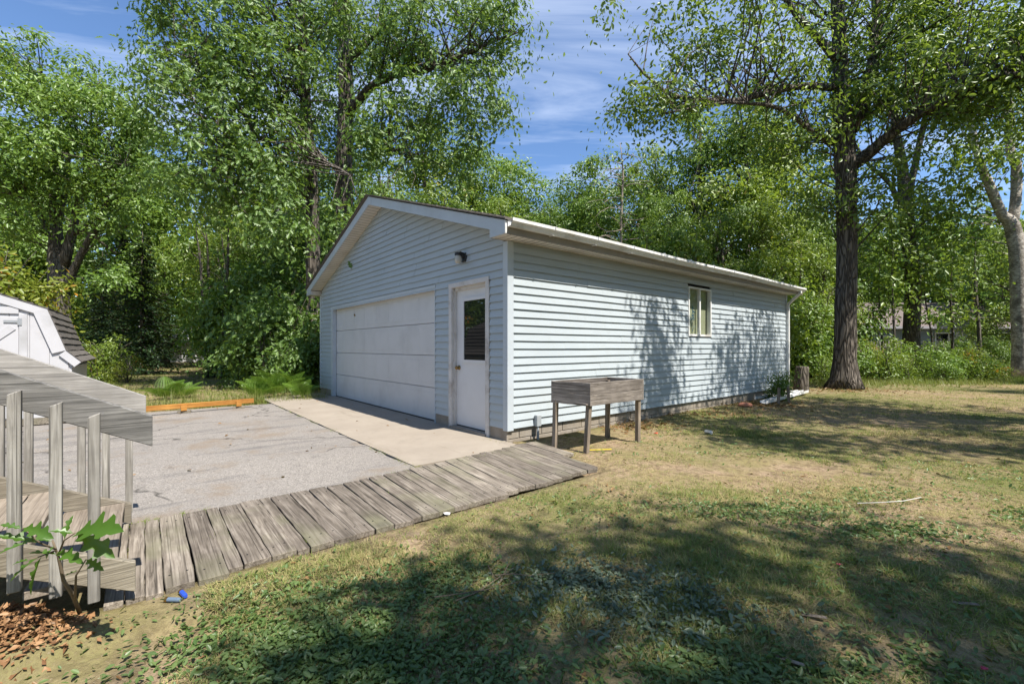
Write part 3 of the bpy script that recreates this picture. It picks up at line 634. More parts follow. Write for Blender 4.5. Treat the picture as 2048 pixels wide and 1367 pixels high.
def strip(p, q, wd, x0, x1, name, mat):
    d = Vector((0, q[0] - p[0], q[1] - p[1])); nrm = Vector((0, -d.z, d.y)).normalized() * wd
    m = MB(); P = [p, q, (q[0] + nrm.y, q[1] + nrm.z), (p[0] + nrm.y, p[1] + nrm.z)]; m.prism(P, 'x', x0, x1); return m.build(name, mat, sh, bevel=.002)
OV = .03
for s in (1, -1):
    f = (lambda p: p) if s > 0 else (lambda p: (mir(p[0]), p[1]))
    pts = [(-4.31, .965), (-4.485, 1.15), (-4.69, 1.79), (YC, 2.28)]
    for (a, b), wd, nm in (((pts[2], pts[3]), .12, 'rake_trim'), ((pts[1], pts[2]), .16, 'rake_trim'), ((pts[0], pts[1]), .11, 'rake_trim')):
        strip(f(a), f(b), s * wd, -.012 + (.001 if nm else 0), .02 + .0015 * wd * 10, nm, M['shedwall'])
    # shingled roof slopes, course by course
    def course(a, b, nc, mat, thick=.014):
        for c_i in range(nc):
            p = (a[0] + (b[0] - a[0]) * c_i / nc, a[1] + (b[1] - a[1]) * c_i / nc); q = (a[0] + (b[0] - a[0]) * (c_i + 1) / nc, a[1] + (b[1] - a[1]) * (c_i + 1) / nc)
            x = .03; rr = random.Random(c_i * 7 + int(a[1] * 100))
            while x > -DEP - .02:
                wdx = rr.uniform(.28, .45); d = Vector((q[0] - p[0], q[1] - p[1])).normalized(); nv = Vector((d.y, -d.x)) * s if s > 0 else Vector((-d.y, d.x))
                if nv.y < 0: nv = -nv
                e = thick + rr.uniform(0, .006); ov = .0 + rr.uniform(0, .012)
                p_ = (p[0] - d.x * ov, p[1] - d.y * ov)
                m = MB().prism([(p_[0] + nv.x * .004, p_[1] + nv.y * .004), (p_[0] + nv.x * (e + .008), p_[1] + nv.y * (e + .008)), (q[0] + nv.x * .006, q[1] + nv.y * .006), (q[0] + nv.x * .002, q[1] + nv.y * .002)], 'x', max(x - wdx + .003, -DEP - .03), x)
                m.build('shingle', M['shingle'], shroof); x -= wdx
    shroof = MB().prism([f(pts[0]), f(pts[1]), f(pts[2]), f(pts[3]), (f(pts[3])[0], pts[3][1] - .02), (f(pts[2])[0], pts[2][1] - .03), (f(pts[1])[0] - s * .03, pts[1][1]), (f(pts[0])[0] - s * .02, pts[0][1] - .02)], 'x', -DEP - .02, -.0135).build('roof', M['shingle'], sh)
    if s > 0: course(pts[0], pts[1], 2, M['shingle']); course(pts[1], pts[2], 6, M['shingle']); course(pts[2], pts[3], 8, M['shingle'])
MB().box(-DEP, -.03, -4.43, -4.39, .88, .90).build('eave_board', M['shedwall'], sh)
MB().box(-.012, .012, -4.985, -4.90, .12, 1.70).build('door_trim', M['shedwall'], sh, bevel=.002)
dr = MB().box(-.011, .006, -6.0, -4.99, .14, 1.655).build('door', M['shedwall'], sh, bevel=.003)
MB().box(-.0105, .012, -6.0, -4.99, 1.70, 1.80).build('door_trim', M['shedwall'], sh, bevel=.002)
m = MB(); m.bar((.012, -5.05, 1.50), (.012, -5.5, 1.05), .09, .014, (1, 0, 0)); m.build('brace', M['shedwall'], dr)
MB().box(.013, .02, -5.14, -5.0, 1.565, 1.60).box(.0125, .022, -5.0, -4.955, 1.53, 1.63).build('hinge', M['steel'], sh)
MB().box(-.03, .006, mir(-4.44), -4.44, .02, .118).build('base_board', M['plank'], sh)

# ================================================================== trees
OAK = np.array([(0, 0), (.13, .045), (.22, .20), (.33, .09), (.48, .33), (.58, .11), (.74, .27), (.80, .09), (1, 0), (.80, -.09), (.74, -.27), (.58, -.11), (.48, -.33), (.33, -.09), (.22, -.20), (.13, -.045)])
ELL = np.array([(0, 0), (.22, .16), (.5, .235), (.78, .16), (1, 0), (.78, -.16), (.5, -.235), (.22, -.16)])
QUAD = np.array([(0, 0), (.45, .28), (1, 0), (.45, -.28)])
def leaf_shape(kind):
    P = {'oak': OAK, 'ell': ELL, 'quad': QUAD}[kind]
    z = -.22 * P[:, 0] ** 2 + np.abs(P[:, 1]) * .22      # droops to the tip, cupped along the rib
    n = len(P); h = n // 2
    V = np.column_stack([P[:, 0], P[:, 1], z]); half1 = list(range(0, h + 1)); half2 = [h] + list(range(h + 1, n)) + [0]
    return V, [half1, half2]
def leaf_mesh(name, pos, nrm, size, kind, mat, rg, spin=None):
    V0, F = leaf_shape(kind); n = len(pos)
    nrm = nrm / (np.linalg.norm(nrm, axis=1, keepdims=True) + 1e-9)
    a = rg.normal(size=(n, 3)) if spin is None else spin
    a = a - nrm * (a * nrm).sum(1, keepdims=True); a /= np.linalg.norm(a, axis=1, keepdims=True) + 1e-9; b = np.cross(nrm, a)
    Rm = np.stack([a, b, nrm], -1)                      # columns
    V = np.einsum('nij,kj->nki', Rm, V0) * size[:, None, None] + pos[:, None, :]
    k = len(V0); base = (np.arange(n) * k)[:, None]
    flat = np.concatenate([np.array(f) for f in F])[None] + base; sizes = np.tile([len(f) for f in F], n)
    return raw_mesh(name, V.reshape(-1, 3), sizes, flat.ravel(), mat)
def noise3(p, s, seed):
    return vnoise(p[:, 0] + p[:, 2] * .71, p[:, 1] - p[:, 2] * .53, s, seed)
def sphere_pts(n, rg):
    d = rg.normal(size=(n, 3)); return d / np.linalg.norm(d, axis=1, keepdims=True)
def crown_points(blobs, per, leaf_sp, rg, hollow=.35):
    """cluster centres inside ellipsoids, then leaves round each cluster; returns clusters, leaf positions, outward normals"""
    cl = []; bc = []
    for (cx, cy, cz, rx, ry, rz_, n) in blobs:
        d = sphere_pts(n, rg); r = (hollow + (1 - hollow) * rg.random(n)) ** .6
        cl.append(np.array([cx, cy, cz]) + d * r[:, None] * np.array([rx, ry, rz_])); bc.append(np.repeat([[cx, cy, cz]], n, 0))
    cl = np.concatenate(cl); bc = np.concatenate(bc); kp = rg.random(len(cl)) < .62; cl = cl[kp]; bc = bc[kp]; m = len(cl); per = per * 1.65
    cnt = np.maximum(3, (per * rg.uniform(.45, 1.5, m)).astype(int)); own = np.repeat(np.arange(m), cnt); N = len(own)
    off = rg.normal(size=(N, 3)) * np.array([leaf_sp, leaf_sp, leaf_sp * .55]) * rg.uniform(.6, 1.3, m)[own][:, None]
    pos = cl[own] + off; pos[:, 2] -= .35 * (off[:, 0] ** 2 + off[:, 1] ** 2) / leaf_sp      # sprays droop outwards
    out = pos - bc[own]; out /= np.linalg.norm(out, axis=1, keepdims=True) + 1e-6
    return cl, pos, out, off
def tree(name, label, cat, base, trunk, limbs, blobs, leaf, kind, lsize, per, sp, bark, seed, twig_r=.022, seg=14, group=None, droop=.12, hollow=.35, flare=1.6, hang=0.0, nobranch=False):
    """trunk and limbs: lists of (x,y,z,r) relative to base; blobs relative to base"""
    rg = np.random.default_rng(seed); rr = random.Random(seed)
    root = empty(name, label, cat, tuple(base), 0, group)
    m = MB(); sk = []
    def smooth_tube(P, sg, wob=.0):
        pts = []; rad = []
        for i in range(len(P) - 1):
            p0 = P[max(i - 1, 0)]; p1 = P[i]; p2 = P[i + 1]; p3 = P[min(i + 2, len(P) - 1)]
            k = max(2, int(math.dist(p1[:3], p2[:3]) / .45))
            for j in range(k):
                t_ = j / k
                q = [.5 * ((2 * p1[c]) + (-p0[c] + p2[c]) * t_ + (2 * p0[c] - 5 * p1[c] + 4 * p2[c] - p3[c]) * t_ ** 2 + (-p0[c] + 3 * p1[c] - 3 * p2[c] + p3[c]) * t_ ** 3) for c in range(4)]
                pts.append(Vector((q[0] + rr.uniform(-wob, wob), q[1] + rr.uniform(-wob, wob), q[2]))); rad.append(max(q[3], .006))
        pts.append(Vector(P[-1][:3])); rad.append(P[-1][3]); m.tube(pts, rad, sg); sk.extend([(tuple(p), r) for p, r in zip(pts, rad)])
    smooth_tube(trunk, seg, .012)
    for L in limbs: smooth_tube(L, max(6, seg - 5), .03)
    cl, pos, out, off = crown_points(blobs, per, sp, rg, hollow)
    if not nobranch:
        S = np.array([p for p, r in sk]); Sr = np.array([r for p, r in sk]); okk = S[:, 2] > min(b[2] - b[5] for b in blobs) * .45
        S2 = S[okk] if okk.any() else S; R2 = Sr[okk] if okk.any() else Sr
        for c in cl:
            d = np.linalg.norm(S2 - c, axis=1) + np.maximum(0, S2[:, 2] - c[2] + .4) * 1.5; j = int(np.argsort(d)[rg.integers(0, min(9, len(d)))]); s = S2[j]
            L = np.linalg.norm(c - s)
            if L > 2.6: continue
            mid = (s + c) / 2 + rg.normal(size=3) * L * .09 + np.array([0, 0, L * .07]); r0 = min(R2[j] * .6, .012 + twig_r * L * .35)
            m.tube([s, mid, c], [r0, r0 * .65, r0 * .25], 4, False)
    tm = m.mesh('trunk', bark, smooth=True)
    co = np.empty(len(tm.vertices) * 3, np.float32); tm.vertices.foreach_get('co', co); co = co.reshape(-1, 3)
    n_tr = None
    # root flare
    zf = np.clip(1 - co[:, 2] / .9, 0, 1) ** 2; ang = np.arctan2(co[:, 1] - trunk[0][1], co[:, 0] - trunk[0][0])
    f = 1 + zf * (flare - 1) * (.65 + .5 * np.sin(ang * 3 + seed) * np.cos(ang * 2 + seed * .7)); low = co[:, 2] < .9
    co[low, 0] = trunk[0][0] + (co[low, 0] - trunk[0][0]) * f[low]; co[low, 1] = trunk[0][1] + (co[low, 1] - trunk[0][1]) * f[low]
    tm.vertices.foreach_set('co', co.ravel()); tm.update()
    link('trunk', tm, None, root)
    up = np.array([0, 0, 1.0]); nr = rg.normal(size=pos.shape) * .5 + up * .55 + out * .45 + off / (np.linalg.norm(off, axis=1, keepdims=True) + 1e-6) * .6
    spin = off / (np.linalg.norm(off, axis=1, keepdims=True) + 1e-6) + rg.normal(size=pos.shape) * .45; spin[:, 2] -= droop + hang
    lm = leaf_mesh('crown', pos, nr, lsize * rg.uniform(.5, 1.3, len(pos)), kind, leaf, rg, spin)
    link('crown', lm, None, root); return root
def rel(base, px, py, d, r): p = at(px, py, d) - np.asarray(base); return (float(p[0]), float(p[1]), float(p[2]), r)
def blob(base, px, py, d, wpx, hpx, ry, n): p = at(px, py, d) - np.asarray(base); return (p[0], p[1], p[2], wpx * d / FPX, ry, hpx * d / FPX, n)

# --- big oak right of the garage
b = gnd(1690, 776); b[2] = -.05; D = b[1]
tr_ = [(0, 0, 0, .31), (0, 0, .9, .285), (.02, 0, 2.5, .265), (.05, 0, 4.3, .25), (.02, 0, 6.1, .26), rel(b, 1690, 290, D, .27), rel(b, 1683, 200, D, .22), rel(b, 1678, 90, D, .18), rel(b, 1672, -80, D, .14), rel(b, 1665, -260, D, .07)]
lb = [[rel(b, 1678, 175, D, .11), rel(b, 1600, 172, D - .6, .095), rel(b, 1520, 190, D - 1.1, .08), rel(b, 1450, 203, D - 1.5, .065), rel(b, 1330, 185, D - 1.9, .045), rel(b, 1256, 108, D - 2.2, .015)],
      [rel(b, 1665, 285, D, .09), rel(b, 1620, 262, D - .5, .07), rel(b, 1560, 218, D - 1, .055), rel(b, 1460, 205, D - 1.6, .035), rel(b, 1330, 228, D - 2.2, .02)],
      [rel(b, 1705, 330, D, .2), rel(b, 1745, 300, D - .2, .16), rel(b, 1800, 255, D - .8, .13), rel(b, 1880, 205, D - 1.4, .10), rel(b, 1960, 160, D - 2, .085), rel(b, 2060, 148, D - 2.6, .05)],
      [rel(b, 1700, 260, D, .2), rel(b, 1735, 190, D, .17), rel(b, 1750, 90, D + .2, .15), rel(b, 1757, -60, D + .4, .1), rel(b, 1790, -250, D + .5, .05)],
      [rel(b, 1684, 130, D, .11), rel(b, 1640, 80, D - .4, .10), rel(b, 1575, 0, D - .8, .07), rel(b, 1520, -120, D - 1.2, .03)],
      [rel(b, 1757, 95, D, .07), rel(b, 1850, 60, D - .8, .05), rel(b, 1960, -10, D - 1.5, .02)]]
bl_ = [blob(b, 1330, 190, D - 2, 110, 50, 1.0, 42), blob(b, 1500, 110, D - 1.2, 170, 70, 1.5, 80), blob(b, 1420, 25, D - 1.4, 150, 45, 1.3, 34), blob(b, 1600, 250, D - .6, 90, 75, 1.2, 46), blob(b, 1560, -90, D - .5, 190, 90, 2.0, 60),
       blob(b, 1760, 110, D - .2, 110, 140, 1.6, 105), blob(b, 1900, 110, D - 1.6, 170, 110, 1.7, 135), blob(b, 2040, 60, D - 2, 110, 150, 1.6, 85), blob(b, 1990, 225, D - 1.6, 120, 60, 1.2, 50), blob(b, 1830, -60, D - .6, 260, 100, 2.2, 110), blob(b, 1700, -250, D, 330, 120, 3, 110), blob(b, 1215, 40, D - 2.2, 30, 20, .5, 4), blob(b, 1730, 400, D - .3, 70, 45, .8, 16), blob(b, 1640, 395, D - .2, 50, 40, .7, 12), blob(b, 1820, 330, D - .6, 90, 50, .9, 22)]
tree('oak_tree', 'large dark barked oak spreading its limbs behind the far garage corner', 'tree', b, tr_, lb, bl_, M['roakleaf'], 'ell', .13, 38, .28, M['oakbark'], 21, seg=28, flare=1.9, droop=.2)

# --- twin oaks behind the garage's left end
b = np.array([-6.35, 14.2, -.05]); D = 14.2
tr_ = [(0, 0, 0, .27), (0, 0, 1.5, .235), (.0, 0, 4, .215), rel(b, 622, 360, D, .2), rel(b, 612, 230, D, .17), rel(b, 605, 80, D, .14), rel(b, 600, -120, D, .1), rel(b, 590, -300, D, .05)]
lb = [[rel(b, 622, 400, D, .10), rel(b, 560, 340, D - 1.2, .07), rel(b, 470, 330, D - 2.4, .04), rel(b, 400, 350, D - 3, .015)], [rel(b, 615, 260, D, .11), rel(b, 520, 190, D - 1.2, .07), rel(b, 400, 160, D - 2.2, .04), rel(b, 320, 160, D - 2.4, .015)],
      [rel(b, 607, 130, D, .10), rel(b, 520, 20, D - 1.2, .07), rel(b, 400, -40, D - 2, .03)], [rel(b, 620, 330, D, .09), rel(b, 660, 330, D - 1.6, .06), rel(b, 700, 350, D - 3, .025)]]
bl_ = [blob(b, 420, 330, D - 2.6, 140, 90, 1.5, 95), blob(b, 515, 300, D - 2.2, 95, 110, 1.5, 80), blob(b, 640, 300, D + 2, 80, 110, 1.2, 50), blob(b, 400, 190, D - 2.2, 130, 80, 1.6, 85), blob(b, 540, 140, D - 1.8, 130, 100, 1.7, 100), blob(b, 420, 40, D - 1.8, 140, 75, 1.7, 80), blob(b, 560, -20, D - 1, 150, 90, 2, 90), blob(b, 500, -180, D - .5, 260, 120, 2.6, 90), blob(b, 560, 430, D - 2.6, 50, 60, 1, 26), blob(b, 330, 130, D - 2.4, 60, 40, 1, 18), blob(b, 680, 440, D - 3.2, 40, 30, .8, 14), blob(b, 330, 15, D - 2.2, 50, 28, 1, 12)]
tree('oak_tree', 'tall oak with star shaped leaves rising beside the left end of the garage', 'tree', b, tr_, lb, bl_, M['oakleaf'], 'oak', .16, 34, .30, M['oakbark'], 31, seg=20, flare=1.5)
b = np.array([-5.95, 15.9, -.05]); D = 15.9
tr_ = [(0, 0, 0, .36), (0, 0, 1.5, .33), (.0, 0, 4, .31), rel(b, 688, 330, D, .29), rel(b, 692, 230, D, .27), rel(b, 690, 100, D, .24), rel(b, 690, -60, D, .18), rel(b, 700, -300, D, .08)]
lb = [[rel(b, 692, 240, D, .17), rel(b, 735, 180, D - .6, .14), rel(b, 790, 150, D - 1.2, .12), rel(b, 850, 140, D - 1.8, .09), rel(b, 960, 95, D - 2.4, .05), rel(b, 1050, 60, D - 2.8, .015)], [rel(b, 690, 130, D, .14), rel(b, 780, 40, D - 1, .09), rel(b, 900, -20, D - 1.8, .05), rel(b, 1010, 0, D - 2.4, .02)],
      [rel(b, 690, 300, D, .07), rel(b, 760, 290, D - 1.5, .05), rel(b, 820, 320, D - 2.5, .02)], [rel(b, 690, 60, D, .11), rel(b, 640, -60, D - 1, .07), rel(b, 600, -180, D - 1.5, .02)]]
bl_ = [blob(b, 770, 60, D - 1.6, 90, 90, 1.6, 75), blob(b, 690, 60, D + 1.8, 90, 90, 1.4, 45), blob(b, 880, 60, D - 2, 120, 80, 1.6, 90), blob(b, 1000, 60, D - 2.6, 65, 80, 1.2, 50), blob(b, 960, 190, D - 2.6, 80, 55, 1.2, 42), blob(b, 850, 180, D - 2.2, 90, 70, 1.3, 48), blob(b, 785, 260, D - 2.8, 75, 80, 1.3, 50), blob(b, 700, 280, D + 2, 80, 80, 1.0, 40), blob(b, 760, 400, D - 3.4, 90, 50, .8, 34), blob(b, 800, -120, D - .6, 260, 130, 2.8, 120), blob(b, 660, 150, D + 1.6, 80, 130, 1.3, 70), blob(b, 920, 300, D - 2.4, 70, 50, 1, 22)]
tree('oak_tree', 'thick trunked oak spreading over the garage ridge against the sky', 'tree', b, tr_, lb, bl_, M['oakleaf'], 'oak', .16, 34, .30, M['oakbark'], 37, seg=20, flare=1.5)

# --- forked tree behind the shed
b = np.array([(120 - 1024) / FPX * 17.0, 17.0, -.05]); D = 17.0
tr_ = [(0, 0, 0, .36), (0, 0, 1.5, .325), rel(b, 118, 560, D, .31), rel(b, 116, 520, D, .30), rel(b, 112, 470, D, .2), rel(b, 108, 380, D, .14), rel(b, 95, 250, D, .08), rel(b, 80, 130, D, .03)]
lb = [[rel(b, 126, 530, D, .2), rel(b, 142, 470, D, .15), rel(b, 160, 400, D, .11), rel(b, 185, 280, D, .07), rel(b, 200, 160, D, .02)], [rel(b, 132, 575, D, .15), rel(b, 165, 500, D - .3, .11), rel(b, 205, 430, D - .5, .08), rel(b, 250, 330, D - .8, .03)], [rel(b, 108, 480, D, .1), rel(b, 60, 400, D - .4, .07), rel(b, 10, 340, D - .6, .03)], [rel(b, 118, 440, D, .11), rel(b, 135, 330, D + .3, .08), rel(b, 140, 180, D + .4, .03)], [rel(b, 104, 430, D, .08), rel(b, 50, 395, D - .8, .05), rel(b, 0, 385, D - 1.2, .02)]]
bl_ = [blob(b, 110, 140, D, 130, 55, 2, 60), blob(b, 60, 210, D - 1, 120, 70, 1.8, 75), blob(b, 190, 230, D - .8, 90, 75, 1.8, 75), blob(b, 20, 310, D - 1.2, 90, 70, 1.5, 60), blob(b, 130, 320, D - 1.2, 110, 60, 1.4, 60), blob(b, 240, 330, D - .8, 55, 60, 1.3, 34), blob(b, 40, 430, D - .8, 80, 40, 1.1, 28), blob(b, 200, 440, D - .6, 60, 40, 1, 22), blob(b, 0, 140, D, 70, 45, 1.5, 26), blob(b, 280, 240, D, 40, 50, 1.2, 24), blob(b, 240, 560, D - .4, 60, 30, .9, 14)]
tree('maple_tree', 'broad leafy tree with forked trunk growing behind the white shed', 'tree', b, tr_, lb, bl_, M['leafA'], 'ell', .15, 54, .33, M['bark'], 41, seg=16, flare=1.4)

# --- forked grey tree and pale birch to the right
b = np.array([(1822 - 1024) / FPX * 20.5, 20.5, -.05]); D = 20.5
tr_ = [(0, 0, 0, .36), (0, 0, 1.2, .33), rel(b, 1826, 560, D, .3), rel(b, 1816, 460, D, .27), rel(b, 1810, 395, D, .25), rel(b, 1804, 330, D, .2), rel(b, 1790, 250, D, .16), rel(b, 1780, 120, D, .1), rel(b, 1775, -50, D, .04)]
lb = [[rel(b, 1812, 400, D, .17), rel(b, 1830, 330, D, .14), rel(b, 1848, 240, D, .11), rel(b, 1860, 120, D, .06)], [rel(b, 1812, 450, D, .13), rel(b, 1780, 370, D, .1), rel(b, 1730, 320, D, .07), rel(b, 1690, 250, D, .03)], [rel(b, 1818, 545, D, .12), rel(b, 1800, 520, D - .4, .09), rel(b, 1770, 500, D - .8, .03)]]
bl_ = [blob(b, 1790, 120, D, 120, 90, 2, 75), blob(b, 1870, 190, D, 90, 60, 1.6, 40), blob(b, 1850, 440, D - 1, 90, 40, 1.2, 34), blob(b, 1900, 400, D - .6, 70, 45, 1.2, 30), blob(b, 1760, 470, D - 1.2, 60, 40, 1.2, 26), blob(b, 1870, 520, D - 1.4, 90, 35, 1.2, 34), blob(b, 1700, 230, D, 60, 40, 1.2, 18), blob(b, 1810, -50, D, 200, 90, 2.5, 60)]
tree('maple_tree', 'forked grey tree standing between the large oak and the pale birch', 'tree', b, tr_, lb, bl_, M['roakleaf'], 'ell', .2, 30, .45, M['bark'], 43, seg=14, flare=1.4)
b = gnd(2044, 753); b[2] = -.05; D = b[1]
tr_ = [(0, 0, 0, .34), (0, 0, 1.2, .29), rel(b, 2040, 620, D, .27), rel(b, 2036, 520, D, .26), rel(b, 2024, 450, D, .24), rel(b, 2005, 430, D, .17), rel(b, 1985, 385, D, .16), rel(b, 1962, 330, D, .13), rel(b, 1945, 260, D, .11), rel(b, 1925, 120, D, .06), rel(b, 1915, 0, D, .03)]
lb = [[rel(b, 2026, 450, D, .18), rel(b, 2032, 400, D, .17), rel(b, 2030, 330, D, .16), rel(b, 2018, 280, D, .13), rel(b, 2025, 160, D, .11), rel(b, 2050, 0, D, .06)]]
bl_ = [blob(b, 1960, 180, D, 100, 80, 1.8, 48), blob(b, 2050, 260, D - .6, 80, 60, 1.5, 36), blob(b, 1940, 310, D - .6, 60, 40, 1.2, 22), blob(b, 2050, 80, D, 160, 110, 2.2, 70), blob(b, 1930, 450, D + 1.5, 70, 45, 1.2, 26), blob(b, 2060, 480, D + 1, 70, 60, 1.2, 22)]
tree('birch_tree', 'pale barked forked birch at the lawn edge beyond the oak', 'tree', b, tr_, lb, bl_, M['roakleaf'], 'ell', .19, 30, .42, M['palebark'], 47, seg=16, flare=1.35)

# --- bare pine showing above the garage roof
b = np.array([(1243 - 1024) / FPX * 19.0, 19.0, 0]); D = 19.0
rp = random.Random(4); tr_ = [(0, 0, 0, .08), (0, 0, 3, .07), rel(b, 1241, 520, D, .06), rel(b, 1243, 420, D, .05), rel(b, 1246, 340, D, .035), rel(b, 1240, 285, D, .01)]; lb = []
for i in range(46):
    py = rp.uniform(305, 540); s_ = rp.choice((-1, 1)); L = rp.uniform(40, 95) * (.4 + .6 * (py - 220) / 320); lb.append([rel(b, 1243, py, D, .022), rel(b, 1243 + s_ * L * .5, py - rp.uniform(-8, 22), D + rp.uniform(-1.2, 1.2), .014), rel(b, 1243 + s_ * L, py - rp.uniform(-25, 18), D + rp.uniform(-1.8, 1.8), .005)])
bl_ = [blob(b, 1225, 330, D, 45, 25, .9, 7), blob(b, 1270, 380, D + .5, 40, 40, .9, 8), blob(b, 1205, 420, D + .8, 45, 50, .8, 9)]
tree('bare_pine', 'thin half bare pine with pale dead branches above the garage gutter', 'tree', b, tr_, lb, bl_, M['leafC'], 'quad', .16, 30, .3, M['deadwood'], 53, seg=7, flare=1.1, nobranch=True)

# --- prototypes for the woods (10 m tall), placed as individual copies
def proto(name, seed, leaf, kind, lsize, per, sp, bark, H=10, wide=3.0, low=2.2, n=150, stems=1):
    rr = random.Random(seed); tr_ = [(0, 0, 0, .17), (rr.uniform(-.1, .1), rr.uniform(-.1, .1), 2.5, .14), (rr.uniform(-.3, .3), rr.uniform(-.3, .3), 6, .09), (0, 0, H * .96, .02)]; lb = []
    for i in range(7):
        a = rr.uniform(0, 6.28); z = low + i * (H - low - 2) / 7; L = wide * rr.uniform(.6, .95) * (1 - .4 * i / 7); lb.append([(0, 0, z, .06), (math.cos(a) * L * .5, math.sin(a) * L * .5, z + .7, .04), (math.cos(a) * L, math.sin(a) * L, z + 1.3, .012)])
    bl = []; nb = 9
    for i in range(nb):
        a = rr.uniform(0, 6.28); f = i / (nb - 1); z = low + (H - low - .6) * (f * .95 + .05); q = wide * .55 * math.sin(math.pi * min(1, .22 + .72 * f)); bl.append((math.cos(a + i * 2.4) * q, math.sin(a + i * 2.4) * q, z, wide * rr.uniform(.42, .62), wide * rr.uniform(.42, .62), rr.uniform(.8, 1.35), n // nb))
    return tree(name, None, None, (0, 0, 0), tr_, lb, bl, leaf, kind, lsize, per, sp, bark, seed, seg=8, flare=1.2)
PA = proto('woodland_tree', 61, M['leafA'], 'ell', .145, 98, .36, M['bark'], wide=3.0, n=190)
PB = proto('woodland_tree', 62, M['leafB'], 'ell', .145, 98, .36, M['bark'], wide=2.8, low=1.5, n=190)
PC = proto('woodland_tree', 63, M['leafC'], 'ell', .145, 98, .36, M['bark'], wide=3.1, low=1.8, n=190)
def spruce(seed):
    rr = random.Random(seed); rg = np.random.default_rng(seed); root = empty('spruce_tree', None, None); m = MB().tube([(0, 0, 0), (0, 0, 4), (0, 0, 8)], [.14, .09, .01], 7); P = []; N_ = []; S_ = []
    for k in range(34):
        z = .5 + 7.3 * k / 34; L = 2.1 * (1 - z / 8.3) + .1
        for j in range(7):
            a = rr.uniform(0, 6.28); e = np.array([math.cos(a) * L, math.sin(a) * L, -.28 * L]); m.tube([(0, 0, z), (e[0], e[1], z + e[2])], [.02, .004], 4, False)
            n = int(26 * L) + 4; f = rg.random(n); side_ = np.array([-math.sin(a), math.cos(a), 0]); P.append(np.array([0, 0, z]) + f[:, None] * e + side_ * (rg.normal(size=(n, 1)) * .16 * L * (1 - f[:, None] * .6)) + rg.normal(size=(n, 3)) * .03); N_.append(rg.normal(size=(n, 3)) * .4 + np.array([0, 0, 1])); S_.append(np.repeat([e / L], n, 0) + rg.normal(size=(n, 3)) * .5)
    m.build('trunk', M['bark'], root, smooth=True); P = np.concatenate(P); lm = leaf_mesh('crown', P, np.concatenate(N_), rg.uniform(.10, .2, len(P)), 'quad', M['needle'], rg, np.concatenate(S_)); link('crown', lm, None, root); return root
PS = spruce(71)
rf = random.Random(99)
used = set()
def plant(src, px, d, H, label, cat, group, base_h=10.0, dy=0.0):
    loc = ((px - 1024) / FPX * d, d, -.05); s = H / base_h; sc = (s * rf.uniform(.9, 1.2), s * rf.uniform(.9, 1.2), s)
    if id(src) not in used:
        used.add(id(src)); src.location = loc; src.rotation_euler = (0, 0, rf.uniform(0, 6.28)); src.scale = sc; tag(src, label, cat, group)
        return src
    return copy_tree(src, loc, rf.uniform(0, 6.28), sc, label, group, cat)
W1 = 'woods left of the garage'; W2 = 'woods behind the garage'; W3 = 'woods right of the oak'
LAB = {0: 'mid green leafy tree in the woods', 1: 'bright green leafy tree in the woods', 2: 'deep green leafy tree in the woods'}
SRC = [PA, PB, PC]
# (kind, px, depth, height)
left = [(2, 20, 27, 14), (0, 130, 31, 15), (0, 250, 26, 13.5), (2, 330, 30, 15), (1, 440, 25, 11), (2, 520, 29, 14), (0, 600, 26, 13), (2, 560, 20, 7.5), (1, 470, 20, 6.5), (2, 640, 22, 9), (0, -60, 24, 13)]
mid = [(1, 840, 22, 12.3), (0, 760, 26, 12), (0, 930, 23, 11.2), (0, 1010, 25, 11.3), (2, 1090, 28, 11), (0, 1150, 31, 10.8), (2, 1200, 24, 10.6), (0, 1180, 22, 9.8), (1, 1310, 25, 12.4), (0, 1400, 22, 12.6), (1, 1480, 21, 13.2), (1, 1540, 24, 13.5), (2, 1590, 21, 8.5), (2, 1290, 20, 8.5), (0, 1350, 18, 7), (2, 1440, 18, 6.8), (1, 1520, 18, 7.2), (2, 1100, 22, 8), (1, 1000, 20, 7.8), (2, 890, 19, 8), (0, 720, 21, 9)]
right = [(2, 1640, 24, 9.5), (1, 1650, 18.5, 5.5), (0, 1740, 40, 12.5), (2, 1830, 41, 12), (1, 1900, 42, 13), (0, 1960, 41, 12.5), (1, 2030, 24, 8), (2, 2060, 32, 11), (0, 2120, 26, 9), (2, 1990, 43, 13), (2, 2200, 30, 12), (1, 1790, 44, 13)]
for grp, lst, suf in ((W1, left, 'left of the garage'), (W2, mid, 'rising behind the garage roof'), (W3, right, 'around the grey house')):
    for kd, px, d, H in lst: plant(SRC[kd], px, d, H, LAB[kd] + ' ' + suf, 'tree', grp)
for px, d, H in ((205, 22, 6.0), (285, 20, 6.6), (250, 26, 8.2)): plant(PS, px, d, H, 'drooping dark spruce standing between the shed and the far lawn', 'tree', 'spruces left of the garage', 8.0)
